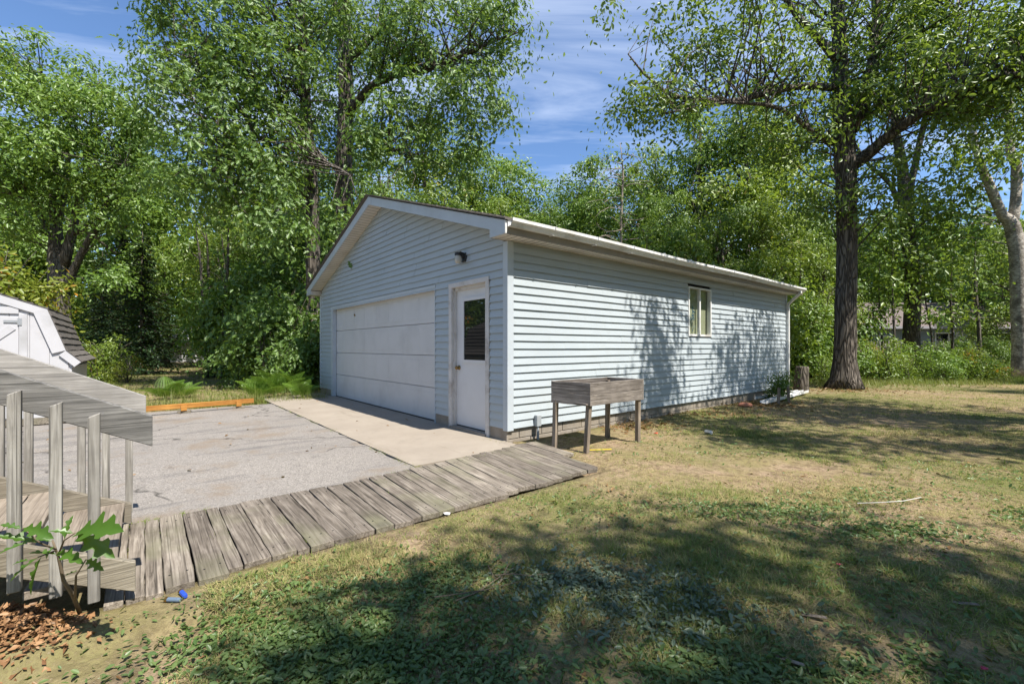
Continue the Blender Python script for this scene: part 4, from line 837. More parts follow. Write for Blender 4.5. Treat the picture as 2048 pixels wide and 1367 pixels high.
# leafless-trunk saplings: thin stems in the woods
def sapling_tree(px, d, H, r, label, grp, seed):
    rr = random.Random(seed); b = np.array([(px - 1024) / FPX * d, d, -.05]); ln = rr.uniform(-.5, .5); tr_ = [(0, 0, 0, r), (ln * .3, 0, H * .35, r * .85), (ln * .7, .1, H * .7, r * .6), (ln, 0, H, r * .2)]
    bl = [(ln * .8 + rr.uniform(-.3, .3), 0, H * f,   .7, .7, .35, 4) for f in (.55, .75, .95)]
    return tree('sapling_tree', label, 'tree', b, tr_, [], bl, M['leafB'] if seed % 2 else M['leafA'], 'ell', .2, 26, .34, M['bark'], seed, seg=7, flare=1.2, group=grp)
for i, (px, d, H, r) in enumerate(((415, 17.5, 6, .07), (428, 18, 7, .06), (443, 17.2, 6.5, .08), (462, 18.5, 6, .05), (1765, 19, 5, .045), (1790, 18.5, 5.5, .05), (1870, 19.5, 5, .04), (1905, 21, 5.5, .06), (1960, 22, 6.5, .09), (1390, 16.5, 5.5, .04), (1300, 17, 6, .035), (1600, 17, 5, .04))):
    g = 'thin stems left of the garage' if px < 600 else ('thin stems behind the garage' if px < 1700 else 'thin stems before the grey house')
    sapling_tree(px, d, H, r, 'thin stemmed young tree ' + {'t': 'in the clump left of the garage'}['t'] if px < 600 else ('thin stemmed young tree close behind the garage' if px < 1700 else 'thin stemmed young tree in front of the grey house'), g, 200 + i)

# --- far woods closing the view: one mass
rg = np.random.default_rng(5); n = 52000; an = rg.uniform(-1.25, 1.25, n); d = rg.uniform(40, 62, n); X = np.sin(an) * d * 1.15; Y = np.cos(an) * d * .95 + 3
top = 9 + 4.5 * vnoise(an * 9, d * .05, 1.6, 4); Z = rg.random(n) ** .8 * top
pos = np.column_stack([X, Y, Z]); fw = link('far_woods', leaf_mesh('far_woods', pos, rg.normal(size=(n, 3)) + np.array([0, -.4, .6]), rg.uniform(.5, 1.0, n), 'quad', M['leafC'], rg), None)
tag(fw, 'dense far woods closing the view beyond the yards', 'woods', kind='stuff')

# ================================================================== undergrowth shrubs
def shrub_proto(seed, leaf, kind, lsize, per=30, n=34, H=1.4, wide=1.0, sp=.17, name='shrub'):
    rr = random.Random(seed); nb = 4 if H < 2 else 8; bl = [(rr.uniform(-.5, .5) * wide, rr.uniform(-.5, .5) * wide, H * (.15 + .72 * (i + .5) / nb), wide * .5, wide * .5, H * (.28 if H < 2 else .16), n // nb) for i in range(nb)]
    lb = [[(0, 0, 0, .018), (rr.uniform(-.3, .3), rr.uniform(-.3, .3), H * .5, .012), (rr.uniform(-.5, .5) * wide, rr.uniform(-.5, .5) * wide, H * .9, .005)] for _ in range(6)]
    return tree(name, None, None, (0, 0, 0), [(0, 0, 0, .025), (0, 0, H * .4, .018), (.05, 0, H * .7, .006)], lb, bl, leaf, kind, lsize, per, sp, M['bark'], seed, twig_r=.008, seg=5, flare=1.0, hollow=.2)
S1 = shrub_proto(81, M['leafB'], 'ell', .085, 34, 44); S2 = shrub_proto(82, M['leafA'], 'ell', .09, 34, 44); S3 = shrub_proto(83, M['leafC'], 'ell', .09, 34, 44); S5 = shrub_proto(85, M['yellowleaf'], 'ell', .08, 34, 44)
T1 = shrub_proto(91, M['leafB'], 'ell', .15, 40, 120, 4.0, 1.5, .27); T2 = shrub_proto(92, M['leafA'], 'ell', .15, 40, 120, 4.0, 1.5, .27); T3 = shrub_proto(93, M['leafC'], 'ell', .15, 40, 120, 4.0, 1.5, .27); T4 = shrub_proto(94, M['oakleaf'], 'oak', .19, 26, 88, 3.0, 1.25, .25); T5 = shrub_proto(95, M['yellowleaf'], 'ell', .14, 40, 110, 4.0, 1.5, .27)
def shrub(src, px, d, H, label, group): return plant(src, px, d, H, label, 'shrub', group, {T1: 4., T2: 4., T3: 4., T4: 3., T5: 4.}.get(src, 1.4))
for px, d, H in ((480, 13.2, 1.9), (540, 12.6, 2.4), (600, 13, 2.9), (520, 14.4, 3.3), (580, 14.8, 3.6), (622, 12.6, 2.2), (575, 11.9, 1.5)): shrub(T4, px, d, H, 'lobed leaf oak shrub crowding the left end of the garage', 'oak shrubs left of the garage')
for s_, px, d, H in ((T3, 520, 17, 4.4), (T3, 590, 17, 5), (T3, 640, 16, 4.5), (T2, 450, 18, 4.6)): shrub(s_, px, d, H, 'tall shadowy shrub deep in the undergrowth left of the garage', 'undergrowth left of the garage')
for px, d, H in ((195, 15, 1.35), (225, 15.4, 1.3), (205, 16, 1.6)): shrub(S1, px, d, H, 'bright green bush on the lawn beside the shed roof', 'bushes by the shed')
shrub(S5, 255, 15.2, 1.05, 'low yellowish bush on the lawn past the shed roof', None)
for px, d, H in ((0, 12, 4.3), (34, 12.8, 4.0)): shrub(T5, px, d, H, 'yellow and orange leaved tall shrub above the shed roof', 'yellow shrubs behind the shed')
for k in range(15): shrub([T1, T2, T3][k % 3], 1330 + k * 22 + rf.uniform(-10, 10), rf.uniform(15.5, 20), rf.uniform(2.8, 4.6), ['bright green', 'mid green', 'deep green'][k % 3] + ' shrub in the thicket behind the far garage end', 'thicket behind the garage end')
for k in range(30): shrub([S1, S5, S1, S2][k % 4], 1625 + rf.uniform(0, 330), rf.uniform(15.2, 18.8), rf.uniform(.8, 1.6), ['bright green', 'yellow leaved', 'bright green', 'mid green'][k % 4] + ' low shrub at the lawn edge past the oak', 'shrubs at the lawn edge')
for k in range(14): shrub([T3, S3, S2][k % 3], 1860 + rf.uniform(0, 240), rf.uniform(18.8, 23), rf.uniform(.9, 1.8), ['tall deep green', 'low deep green', 'low mid green'][k % 3] + ' shrub before the grey house', 'shrubs before the grey house')
for k in range(12): shrub([T2, T3, T1][k % 3], 690 + k * 55 + rf.uniform(-10, 10), rf.uniform(19, 23), rf.uniform(5, 6.5), ['mid green', 'deep green', 'bright green'][k % 3] + ' thicket shrub just behind the garage roof', 'thicket behind the garage roof')

# --- trees outside the frame whose crowns shade the lawn and the wall
b = np.array([12.2, 3.6, -.05])
tree('maple_tree', 'broad crowned yard tree beyond the right edge shading the garage wall', 'tree', b, [(0, 0, 0, .3), (0, 0, 3, .25), (-.3, .2, 6, .2), (-.6, .3, 9, .1), (-.6, .3, 12, .03)], [[(-.2, 0, 5, .12), (-1.6, .5, 7, .08), (-3.4, 1.2, 8, .03)], [(-.4, 0, 6, .1), (-1.5, 1.8, 7.6, .06), (-2.6, 3.0, 8.6, .02)]],
     [(-6.3, 1.0, 8.2, 1.0, 1.0, .8, 26), (-4.7, -1.6, 8.6, 1.2, .7, .8, 30), (-2.6, -2.0, 8.6, 1.3, .8, .8, 32), (-5.6, -.3, 8.6, 1.1, .8, .7, 26), (-3.9, 1.4, 8.2, 1.5, 1.6, 1.2, 48), (-2.2, .2, 8.6, 1.6, 1.6, 1.3, 60), (-2.9, 3.2, 8.6, 1.6, 1.4, 1.2, 44), (-.3, .4, 9.8, 2.2, 2.2, 1.8, 70), (-.8, -1.6, 8.2, 1.8, 1.5, 1.4, 50), (-1.5, 2.0, 10.6, 2, 1.8, 1.4, 40), (1.2, -1, 8.6, 1.8, 1.6, 1.4, 40)], M['roakleaf'], 'ell', .16, 36, .32, M['bark'], 301, seg=12)
b = np.array([7.6, -4.4, -.05])
tree('maple_tree', 'broad crowned yard tree behind the viewer shading the near lawn', 'tree', b, [(0, 0, 0, .3), (0, 0, 3, .25), (-.3, .2, 6, .2), (-.6, .3, 9, .1), (-.6, .3, 12, .03)], [[(-.2, 0, 5, .12), (-1.6, .9, 7, .08), (-3.2, 1.6, 8, .03)]],
     [(-4.3, 1.9, 8.6, .8, .5, .6, 18), (-3.3, 2.2, 9.0, 1.0, .9, .8, 34), (-2.0, 2.5, 9.2, 1.2, .9, .8, 36), (-.8, 2.1, 9.0, 1.2, .9, .8, 38), (.5, 1.9, 9.2, 1.3, .9, .8, 40), (1.9, 1.8, 9.0, 1.3, .9, .8, 38), (3.2, 2.2, 9.2, 1.4, 1.0, .8, 38), (-3.6, .8, 9.0, 1.0, .8, .8, 20), (-1.6, .8, 9.4, 1.3, .9, .9, 28), (.4, .4, 9.8, 1.8, 1.2, 1.2, 44), (2.4, .4, 9.6, 1.6, 1.2, 1, 44), (-.9, -1.6, 8.6, 1.8, 1.5, 1.4, 50), (-1.5, 0, 10.6, 2, 1.4, 1.2, 40)], M['roakleaf'], 'ell', .16, 34, .32, M['bark'], 302, seg=12)
OFF = 'unseen trees added around the viewer to cut sky light'
for src, X, Y, H in ((PC, 15.5, -2, 14), (PA, 12, -8, 15), (PC, 20, 4, 14), (PC, 2, -13, 15), (PA, -6, -12, 14), (PC, -13, -6, 13), (PA, 18, -9, 15), (PC, 8, -15, 15), (PA, -19, 1, 12), (PC, 24, 9, 14)):  # unseen copies added beside and behind the viewer to lower the sky fill
    copy_tree(src, (X, Y, -.05), rf.uniform(0, 6.28), H / 10, 'unseen tall tree added around the viewer to block sky light', OFF, 'tree')

# ================================================================== houses in the woods
def gable_house(name, label, x0, x1, y0, y1, ze, zr, wallm, roofm, wins):
    h = empty(name, label, 'house', (x0, y0, 0), 0); w_, d_ = x1 - x0, y1 - y0
    MB().box(0, w_, 0, d_, -.1, ze).build('wall', wallm, h)
    MB().prism([(-.5, ze - .1), (d_ / 2, zr), (d_ + .5, ze - .1), (d_ + .5, ze + .02), (d_ / 2, zr + .13), (-.5, ze + .02)], 'x', -.5, w_ + .5).build('roof', roofm, h)
    MB().box(-.5, w_ + .5, -.53, -.502, ze - .14, ze + .02).build('fascia', M['hroof2'], h)
    for (a, b_, c_, d2) in wins:
        f = MB().box(a - .08, b_ + .08, -.06, -.002, c_ - .08, c_).box(a - .08, b_ + .08, -.06, -.002, d2, d2 + .08).box(a - .08, a, -.06, -.002, c_, d2).box(b_, b_ + .08, -.06, -.002, c_, d2).box((a + b_) / 2 - .03, (a + b_) / 2 + .03, -.05, -.002, c_, d2).build('window', M['gutter'], h)
        MB().box(a, (a + b_) / 2 - .031, -.03, -.004, c_, d2).build('pane', M['darkglass'], f); MB().box((a + b_) / 2 + .031, b_, -.03, -.004, c_, d2).build('pane', M['darkglass'], f)
    return h
M['hroof'] = simple('brown_roof', (.19, .155, .145), .9, .1, .2, 5); M['hwall'] = simple('grey_house_wall', (.24, .28, .31), .7, .2, .1, 3); M['hwhite'] = simple('white_house_wall', (.68, .68, .70), .7, .2, .1, 3); M['hroof2'] = simple('pale_grey_roof', (.36, .35, .38), .9, .1, .15, 4)
gable_house('neighbour_house', 'grey neighbouring house with brown roof half hidden by trees', 23.6, 35, 29.5, 37, 2.55, 4.4, M['hwall'], M['hroof'], [(.8, 1.5, .5, 1.9), (4.5, 6.2, 1.0, 2.1), (8, 9.4, 1.0, 2.1)])
gable_house('white_cottage', 'white cottage with pale roof glimpsed under the spruces past the lawn', -34, -22, 36, 42, 1.9, 3.4, M['hwhite'], M['hroof2'], [(2, 3, .7, 1.5), (6, 7.2, .7, 1.5), (9.5, 10.5, .7, 1.5)])
gable_house('white_cottage', 'farther white house seen through trunks left of the oak shrubs', -31.5, -24, 46, 52, 2.0, 3.6, M['hwhite'], M['hroof2'], [(1.5, 2.6, .7, 1.6), (5, 6, .7, 1.6)])
pf_ = empty('picket_fence', 'short weathered picket fence between the oak trunk and grey house', 'fence', (19.6, 24.5, 0), .05)
for i in range(16): MB().prism([(0, 0), (.09, 0), (.09, 1.5), (.045, 1.6), (0, 1.5)], 'y', 0, .02).build('picket', M['railz'], pf_, (i * .17, 0, 0))
MB().box(0, 2.7, .021, .06, 1.2, 1.29).build('rail', M['rail'], pf_); MB().box(0, 2.7, .021, .06, .4, .49).build('rail', M['rail'], pf_)

# ================================================================== ferns, grass, weeds, litter
def frond_mesh():
    m = MB(); n = 26; L = 1.0
    P = [(L * t_ * (1 - .12 * t_), 0, .55 * t_ - .62 * t_ * t_) for t_ in [i / n for i in range(n + 1)]]
    m.tube(P, [.006 * (1 - i / n) + .001 for i in range(n + 1)], 4, False)
    for i in range(5, n):
        t_ = i / n; w_ = .30 * math.sin(math.pi * (1 - t_) ** .75 * .62 + .0) * (1.0 if t_ > .25 else .9); p = Vector(P[i])
        for s_ in (1, -1):
            for j in range(4):
                f0 = j / 4; f1 = (j + .92) / 4; a = Vector((.25 * w_, s_ * w_, -.18 * w_)); q0 = p + a * f0; q1 = p + a * f1; wd = .030 * (1 - f0 * .75)
                m.poly([q0, q0 + Vector((wd, s_ * .006, .004)) + a * .06, q1 + Vector((wd * .4, 0, 0)), q1 - Vector((wd * .15, 0, 0))])
    return m.mesh('frond', M['fern'])
FM = frond_mesh()
rq = random.Random(8)
def fern(px, py, size, label, nf=15, fwd=0):
    p = gnd(px, py); e = empty('bracken_fern', label, 'fern', (p[0], p[1], -.03), rq.uniform(0, 6), 'ferns along the driveway edge')
    for i in range(nf):
        o = link('frond', FM, None, e, (0, 0, .02), (rq.uniform(-.25, .25), rq.uniform(-1.15, -.45), 6.28 * i / nf + rq.uniform(-.3, .3))); k = size * rq.uniform(.75, 1.15); o.scale = (k, k, k)
for i, (px, py, s_) in enumerate(((548, 795, .85), (585, 791, .9), (515, 798, .7), (330, 800, .65), (365, 797, .6), (605, 797, .6))):
    fern(px, py, s_, ['bright bracken fern nearest the left garage corner', 'tall bracken fern under the oak shrubs at the driveway end', 'bracken fern behind the right end of the orange beam', 'bracken fern behind the hidden end of the orange beam', 'bracken fern behind the middle of the orange beam', 'small bracken fern beside the concrete apron'][i])

rg = np.random.default_rng(12)
def blades(name, X, Y, per, h, wdt, lean, mat, label, cat):
    n = len(X); X = np.repeat(X, per) + rg.normal(size=n * per) * .016; Y = np.repeat(Y, per) + rg.normal(size=n * per) * .016; N = len(X)
    hh = np.repeat(h, per) * rg.uniform(.4, 1.2, N); a = rg.uniform(0, 6.283, N); ln = lean * rg.uniform(.3, 1.4, N); z = gz(X, Y) - .004
    ca, sa = np.cos(a), np.sin(a); w2 = wdt * rg.uniform(.6, 1.4, N) / 2
    p0 = np.column_stack([X - sa * w2, Y + ca * w2, z]); p1 = np.column_stack([X + sa * w2, Y - ca * w2, z])
    tip = np.column_stack([X + ca * hh * ln, Y + sa * hh * ln, z + hh * (1 - .35 * np.clip(ln, 0, 1.6))])
    V = np.stack([p0, p1, tip], 1).reshape(-1, 3); idx = np.arange(N * 3)
    o = link(name, raw_mesh(name, V, np.full(N, 3), idx, mat), None); return tag(o, label, cat, kind='stuff')
t = NT('lawn_blade'); g_ = t.n('ShaderNodeNewGeometry'); v = t.coord('Object'); n1 = t.noise(v, .42, 5, .6); n2 = t.noise(v, 2.0, 4)
col = t.mix(t.fr(t.math('ADD', t.math('MULTIPLY', g_.outputs['Random Per Island'], .45), t.math('ADD', n1, t.math('MULTIPLY', n2, .6))), .73, 1.16), (.54, .44, .235), (.17, .24, .055)); col = t.mix(t.fr(g_.outputs['Random Per Island'], .9, .95), col, (.36, .25, .13))
d_ = t.n('ShaderNodeBsdfDiffuse'); tr_n = t.n('ShaderNodeBsdfTranslucent'); t.l(col, d_.inputs[0]); t.l(col, tr_n.inputs[0]); ms = t.n('ShaderNodeMixShader'); ms.inputs[0].default_value = .3; t.l(d_.outputs[0], ms.inputs[1]); t.l(tr_n.outputs[0], ms.inputs[2]); t.l(ms.outputs[0], t.out.inputs[0]); M['blade'] = t.m
M['lushblade'] = leafmat('lush_grass', (.12, .19, .03), (.24, .27, .07), (.30, .27, .10), .4, .03, noise_scale=1.2)
def scatter(n, d0, d1, pw, xm=1.22):
    d = d0 + (d1 - d0) * rg.random(n) ** pw; X = rg.uniform(-xm, xm, n) * (d + .3); return X, d
def bare(X, Y):
    """bare sandy patches"""
    f = np.zeros(len(X))
    for cx, cy, rx, ry in ((2.6, 4.55, 1.1, .35), (-1.5, 1.95, .5, .22), (-1.75, 1.55, .5, .3), (.55, 2.45, .35, .25), (1.3, 6.2, .8, .5), (-.2, 2.55, .4, .25), (6.5, 7.2, 1.6, .5), (9, 12.2, 2.0, .9), (1.1, 5.2, .5, .5), (1.6, 1.75, .4, .25), (.2, 1.7, .35, .2)): f = np.maximum(f, np.exp(-(((X - cx) / rx) ** 2 + ((Y - cy) / ry) ** 2)))
    return f
def lawn(n, d0, d1, pw, per, h0, wdt, lean):
    X, Y = scatter(n, d0, d1, pw); dens = .12 + 2.1 * (vnoise(X, Y, .9, 6) * vnoise(X, Y, 3.3, 7) * vnoise(X, Y, 11, 9)) ** .6 - .85 * bare(X, Y)
    lx, ly = to_local(X, Y); ok = (rg.random(n) < dens) & ~paved(X, Y, .03); ok &= ~((lx > 1.2) & (lx < 2.3) & (ly < -3.3)); X, Y = X[ok], Y[ok]
    return X, Y, h0 * (.45 + 1.1 * vnoise(X, Y, 1.7, 8) ** 2)
X, Y, h = lawn(125000, 1.3, 6.5, 1.25, 6, .045, .0035, 1); blades('lawn_grass', X, Y, 6, h, .0046, 1.4, M['blade'], 'thin dry and green grass of the near lawn', 'grass')
X, Y, h = lawn(80000, 6.0, 20, 1.25, 5, .06, .006, 1); blades('lawn_grass', X, Y, 5, h, .010, 1.2, M['blade'], 'thin dry and green grass of the lawn towards the oak', 'grass')
X, Y = scatter(26000, 11, 42, 1.2); lx, ly = to_local(X, Y); ok = (lx < -7.9) & ~paved(X, Y, .1); X, Y = X[ok], Y[ok]; blades('lawn_grass', X, Y, 5, np.full(len(X), .09), .02, 1.0, M['lushblade'], 'green grass of the far lawn beyond the driveway', 'grass')
X, Y = scatter(900, 1.5, 7, 1.1); k = (X > .2) & ~paved(X, Y, .05) & (vnoise(X, Y, 1.3, 12) > .5); X, Y = X[k], Y[k]; blades('grass_tufts', X, Y, 9, rg.uniform(.04, .12, len(X)), .006, .9, M['lushblade'], 'taller bright green grass tufts scattered in the lawn', 'grass')
# tall fringe along the driveway end and the lawn edge
n = 2200; ly = rg.uniform(-6.2, -.2, n); lx = -6.35 - np.abs(rg.normal(size=n)) * .55; X = C0[0] + EX[0] * lx + EY[0] * ly; Y = C0[1] + EX[1] * lx + EY[1] * ly; blades('tall_grass', X, Y, 5, np.clip(.07 + .5 * rg.random(n) ** 3, 0, .6), .008, .7, M['lushblade'], 'tall seeding grass along the far edge of the driveway', 'grass')
n = 5000; X = rg.uniform(9.5, 24, n); Y = 14.2 + .2 * (X - 9) + rg.normal(size=n) * .7; blades('tall_grass', X, Y, 5, rg.uniform(.06, .3, n), .012, .6, M['lushblade'], 'pale taller grass at the lawn edge by the shrubs', 'grass')
# green tufts in the joints of paving and planks
def joint(lx, ly, h, lab, zoff=0):
    X = C0[0] + EX[0] * lx + EY[0] * ly; Y = C0[1] + EX[1] * lx + EY[1] * ly; o = blades('joint_weeds', X, Y, 6, h, .004, 1.2, M['lushblade'], lab, 'weeds'); o.location.z = zoff; return o
n = 260; lx = rg.choice([-5.3, -4.6, -3.9, -3.1, -2.2, -.6, .1, .25], n) + rg.normal(size=n) * .12; joint(lx, -1.455 + rg.normal(size=n) * .018, rg.uniform(.015, .055, n), 'small weeds in the joint between driveway and apron', .09)
n = 420; k = rg.integers(0, len(SEAMS) - 2, n); sy = np.array(SEAMS)[k]; lx = np.where(rg.random(n) < .5, .50 + rg.normal(size=n) * .03, np.clip(.75 + rg.normal(size=n) * .25, .5, 1.6)); ok = vnoise(lx * 3, sy * 3, 1, 5) > .45; joint(lx[ok], sy[ok] + rg.normal(size=ok.sum()) * .006, rg.uniform(.02, .055, ok.sum()), 'small weeds growing between the boardwalk planks', .115)
n = 60; joint(rg.uniform(-.35, .05, n), -.10 + rg.normal(size=n) * .03, rg.uniform(.02, .05, n), 'small weeds at the foot of the garage corner', .09)
# broadleaf weeds
def weeds(cx, cy, rx, ry, n, size, mat, label, hz=.03):
    a = rg.normal(size=(n, 2)) * .55; X = cx + a[:, 0] * rx; Y = cy + a[:, 1] * ry; keep = ~paved(X, Y, .03) & (Y > .9) & (vnoise(X, Y, 4.3, 3) * .6 + vnoise(X + .31 * Y, Y - .27 * X, 11, 5) * .4 + rg.random(n) * .45 > .5); X, Y = X[keep], Y[keep]; n = len(X)
    pos = np.column_stack([X, Y, gz(X, Y) + rg.random(n) * hz]); nr = rg.normal(size=(n, 3)) * .42 + np.array([0, 0, 1.0]); return pos, nr, size * rg.uniform(.35, 1.6, n) ** 1.2
def weedpatch(label, parts, mat=None):
    P, N_, S_ = zip(*[weeds(*p, None, None) for p in parts]); P, N_, S_ = np.concatenate(P), np.concatenate(N_), np.concatenate(S_); tag(link('weed_patch', leaf_mesh('weed_patch', P, N_, S_, 'ell', mat or M['weed'], rg), None), label, 'weeds', kind='stuff')
weedpatch('dense dark green broadleaf weeds in the near lawn below the boardwalk', [(-.75, 1.85, .62, .42, 10500, .021), (-.35, 2.25, .4, .3, 1800, .022), (-.3, 1.6, .5, .25, 5000, .021)])
M['greyweed'] = leafmat('grey_green_weed', (.085, .125, .07), (.16, .20, .14), (.12, .17, .11), .25, .06, noise_scale=3)
weedpatch('grey green weed rosettes in the middle of the near lawn', [(.38, 2.2, .42, .3, 4200, .022), (.75, 2.0, .35, .25, 2000, .022)], M['greyweed'])
weedpatch('broadleaf weeds scattered over the sunny lawn', [(1.9, 3.3, .75, .22, 2200, .024), (2.4, 2.9, .6, .2, 1500, .024), (.9, 1.62, .5, .22, 3000, .024), (2.9, 3.6, 1.0, .25, 900, .024), (3.7, 3.1, .3, .15, 600, .026), (1.8, 2.3, .9, .5, 2000, .022), (.6, 3.3, .8, .5, 900, .022), (2.5, 5.4, 1.6, .7, 700, .026), (4.5, 4.2, 1.0, .6, 700, .026), (1.6, 1.6, .7, .3, 2500, .024)])
# dry leaves
def litter(label, pts, size, mat, name='leaf_litter', hz=.02):
    P = []
    for cx, cy, rx, ry, n in pts: P.append(np.column_stack([cx + rg.normal(size=n) * rx, cy + rg.normal(size=n) * ry]))
    P = np.concatenate(P); pos = np.column_stack([P, gz(P[:, 0], P[:, 1]) + rg.random(len(P)) * hz + .008]); tag(link(name, leaf_mesh(name, pos, rg.normal(size=pos.shape) * .4 + np.array([0, 0, 1.]), size * rg.uniform(.6, 1.3, len(pos)), 'ell', mat, rg), None), label, 'leaves', kind='stuff')
g1 = G(.35, 2.3); g2 = G(.5, 6.3); g3 = G(.35, 4.2)
litter('brown dead leaves drifted along the foot of the garage side wall', [(g1[0], g1[1], .35, .25, 260), (g2[0], g2[1], .5, .4, 420), (g3[0], g3[1], .7, .35, 200), (9.4, 12.6, 1.2, .5, 500)], .07, M['drybrown'])
g4 = G(-6.9, -1.2); litter('dry brown leaves blown against the left end of the apron', [(g4[0], g4[1], .5, .25, 240)], .06, M['drybrown'], hz=.06)
X, Y = scatter(900, 1.5, 9, 1.0); k = ~paved(X, Y, .02); tag(link('leaf_litter', leaf_mesh('leaf_litter', np.column_stack([X[k], Y[k], gz(X[k], Y[k]) + .015]), rg.normal(size=(k.sum(), 3)) * .4 + np.array([0, 0, 1.]), rg.uniform(.02, .05, k.sum()), 'ell', M['drybrown'], rg), None), 'stray dead leaves scattered over the lawn', 'leaves', kind='stuff')
lx = rg.uniform(-6, .3, 60); ly = rg.uniform(-6, -.2, 60); X = C0[0] + EX[0] * lx + EY[0] * ly; Y = C0[1] + EX[1] * lx + EY[1] * ly; tag(link('leaf_litter', leaf_mesh('leaf_litter', np.column_stack([X, Y, np.full(60, .022)]), rg.normal(size=(60, 3)) * .35 + np.array([0, 0, 1.]), rg.uniform(.03, .07, 60), 'ell', M['drybrown'], rg), None), 'a few dead leaves lying on the driveway', 'leaves', kind='stuff')
# bark mulch under the steps
n = 2000; c_ = np.array([-2.02, 1.77]); X = c_[0] + rg.normal(size=n) * .13; Y = c_[1] + rg.normal(size=n) * .065; hgt = .03 * np.exp(-((X - c_[0]) / .3) ** 2 - ((Y - c_[1]) / .16) ** 2)
tag(link('bark_mulch', leaf_mesh('bark_mulch', np.column_stack([X, Y, gz(X, Y) + hgt * rg.random(n) + .006]), rg.normal(size=(n, 3)) * .45 + np.array([0, -.2, 1.]), rg.uniform(.008, .042, n), 'quad', M['chip'], rg), None), 'orange brown bark mulch heaped under the near edge of the steps', 'mulch', kind='stuff')

# ================================================================== oak sapling in front of the steps
sb = gnd(160, 1226, .06); sap = empty('oak_sapling', 'young oak sapling with large lobed leaves in front of the steps', 'sapling', tuple(sb), 0)
def sp_(px, py, d): return tuple(at(px, py, d - .245) - sb)
ms_ = MB(); ms_.tube([(0, 0, 0), sp_(146, 1190, 2.03), sp_(127, 1160, 2.0), sp_(116, 1110, 1.97), sp_(105, 1080, 1.95)], [.008, .0075, .0065, .0045, .003], 7); ms_.tube([sp_(150, 1200, 2.03), sp_(152, 1150, 2.0), sp_(172, 1118, 1.97)], [.005, .0035, .002], 6); ms_.tube([sp_(116, 1110, 1.97), sp_(128, 1080, 1.93), sp_(150, 1065, 1.9)], [.0035, .003, .002], 6)
ms_.tube([sp_(112, 1098, 1.96), sp_(80, 1085, 1.92), sp_(45, 1055, 1.88)], [.0035, .003, .002], 6); ms_.tube([sp_(112, 1100, 1.96), sp_(80, 1112, 1.9), sp_(60, 1118, 1.86)], [.0032, .0025, .0016], 6)
ms_.build('stem', M['twig'], sap, smooth=True)
def detailed_leaf(seed):
    rr = random.Random(seed); O = [(0, .0), (.10, .03), (.17, .10), (.22, .21), (.27, .20), (.33, .10), (.40, .14), (.47, .33), (.53, .31), (.58, .13), (.64, .15), (.72, .29), (.78, .25), (.81, .11), (.88, .12), (.93, .07), (1, 0)]
    bend = rr.uniform(.12, .28); tw = rr.uniform(-.4, .4); m = MB(); cen = []; ed = {1: [], -1: []}
    def Z(x, y): return -bend * x * x + .28 * abs(y) + tw * x * y
    for x, y in O:
        xx = x; m.v.append((xx, 0, Z(xx, 0))); cen.append(len(m.v) - 1)
        for s_ in (1, -1): yy = y * s_ * rr.uniform(.9, 1.1); m.v.append((x, yy * .5, Z(x, yy * .5))); m.v.append((x + .02 * abs(yy), yy, Z(x, yy))); ed[s_].append((len(m.v) - 2, len(m.v) - 1))
    for i in range(len(O) - 1):
        for s_ in (1, -1):
            a, b_ = ed[s_][i]; c2, d2 = ed[s_][i + 1]
            m.f.append((cen[i], cen[i + 1], c2, a)); m.f.append((a, c2, d2, b_))
    return m.mesh('leaf', M['sapling'], smooth=True)
LV = [detailed_leaf(i) for i in range(4)]
def sleaf(p0, p1, wsc, nrm, k):
    a = Vector(p1) - Vector(p0); L = a.length; a.normalize(); n_ = Vector(nrm); n_ = (n_ - a * n_.dot(a)).normalized(); b_ = n_.cross(a); mt = Matrix((a, b_, n_)).transposed().to_4x4()
    o = link('leaf', LV[k % 4], None, sap); o.matrix_basis = Matrix.Translation(p0) @ mt @ Matrix.Diagonal((L, L * wsc * .62, L, 1))
for k, (x0, y0, d0, x1, y1, d1, ws, nr) in enumerate(((150, 1066, 1.9, 222, 1040, 1.82, 1.15, (0, -.5, .9)), (150, 1066, 1.9, 100, 1058, 1.86, .9, (0, -.6, .8)), (152, 1064, 1.9, 216, 1100, 1.84, 1.0, (.5, -.6, .5)), (128, 1080, 1.93, 140, 1030, 1.95, .8, (0, -.8, .6)), (80, 1085, 1.92, -8, 1062, 1.85, .75, (-.2, -.6, .8)), (70, 1078, 1.9, -10, 1105, 1.83, .7, (0, -.7, .7)), (45, 1055, 1.88, 95, 1062, 1.84, .95, (.2, -.5, .8)), (45, 1057, 1.88, 0, 1045, 1.86, .9, (0, -.5, .9)), (80, 1112, 1.9, 8, 1158, 1.84, .6, (-.3, -.8, .4)), (85, 1108, 1.9, 48, 1192, 1.86, .8, (-.4, -.9, .1)), (60, 1118, 1.86, 20, 1125, 1.84, .8, (0, -.6, .8)), (116, 1108, 1.96, 62, 1100, 1.9, .8, (0, -.5, .9)), (112, 1104, 1.94, 156, 1112, 1.88, .7, (.1, -.5, .9)), (172, 1118, 1.97, 202, 1136, 1.92, .9, (.3, -.7, .6)), (160, 1140, 1.99, 132, 1144, 1.94, .9, (0, -.7, .7)), (105, 1082, 1.95, 66, 1072, 1.93, .9, (0, -.4, .9)), (110, 1090, 1.95, 88, 1112, 1.9, .9, (0, -.9, .4)))):
    sleaf(sp_(x0, y0, d0), sp_(x1, y1, d1), ws, nr, k)

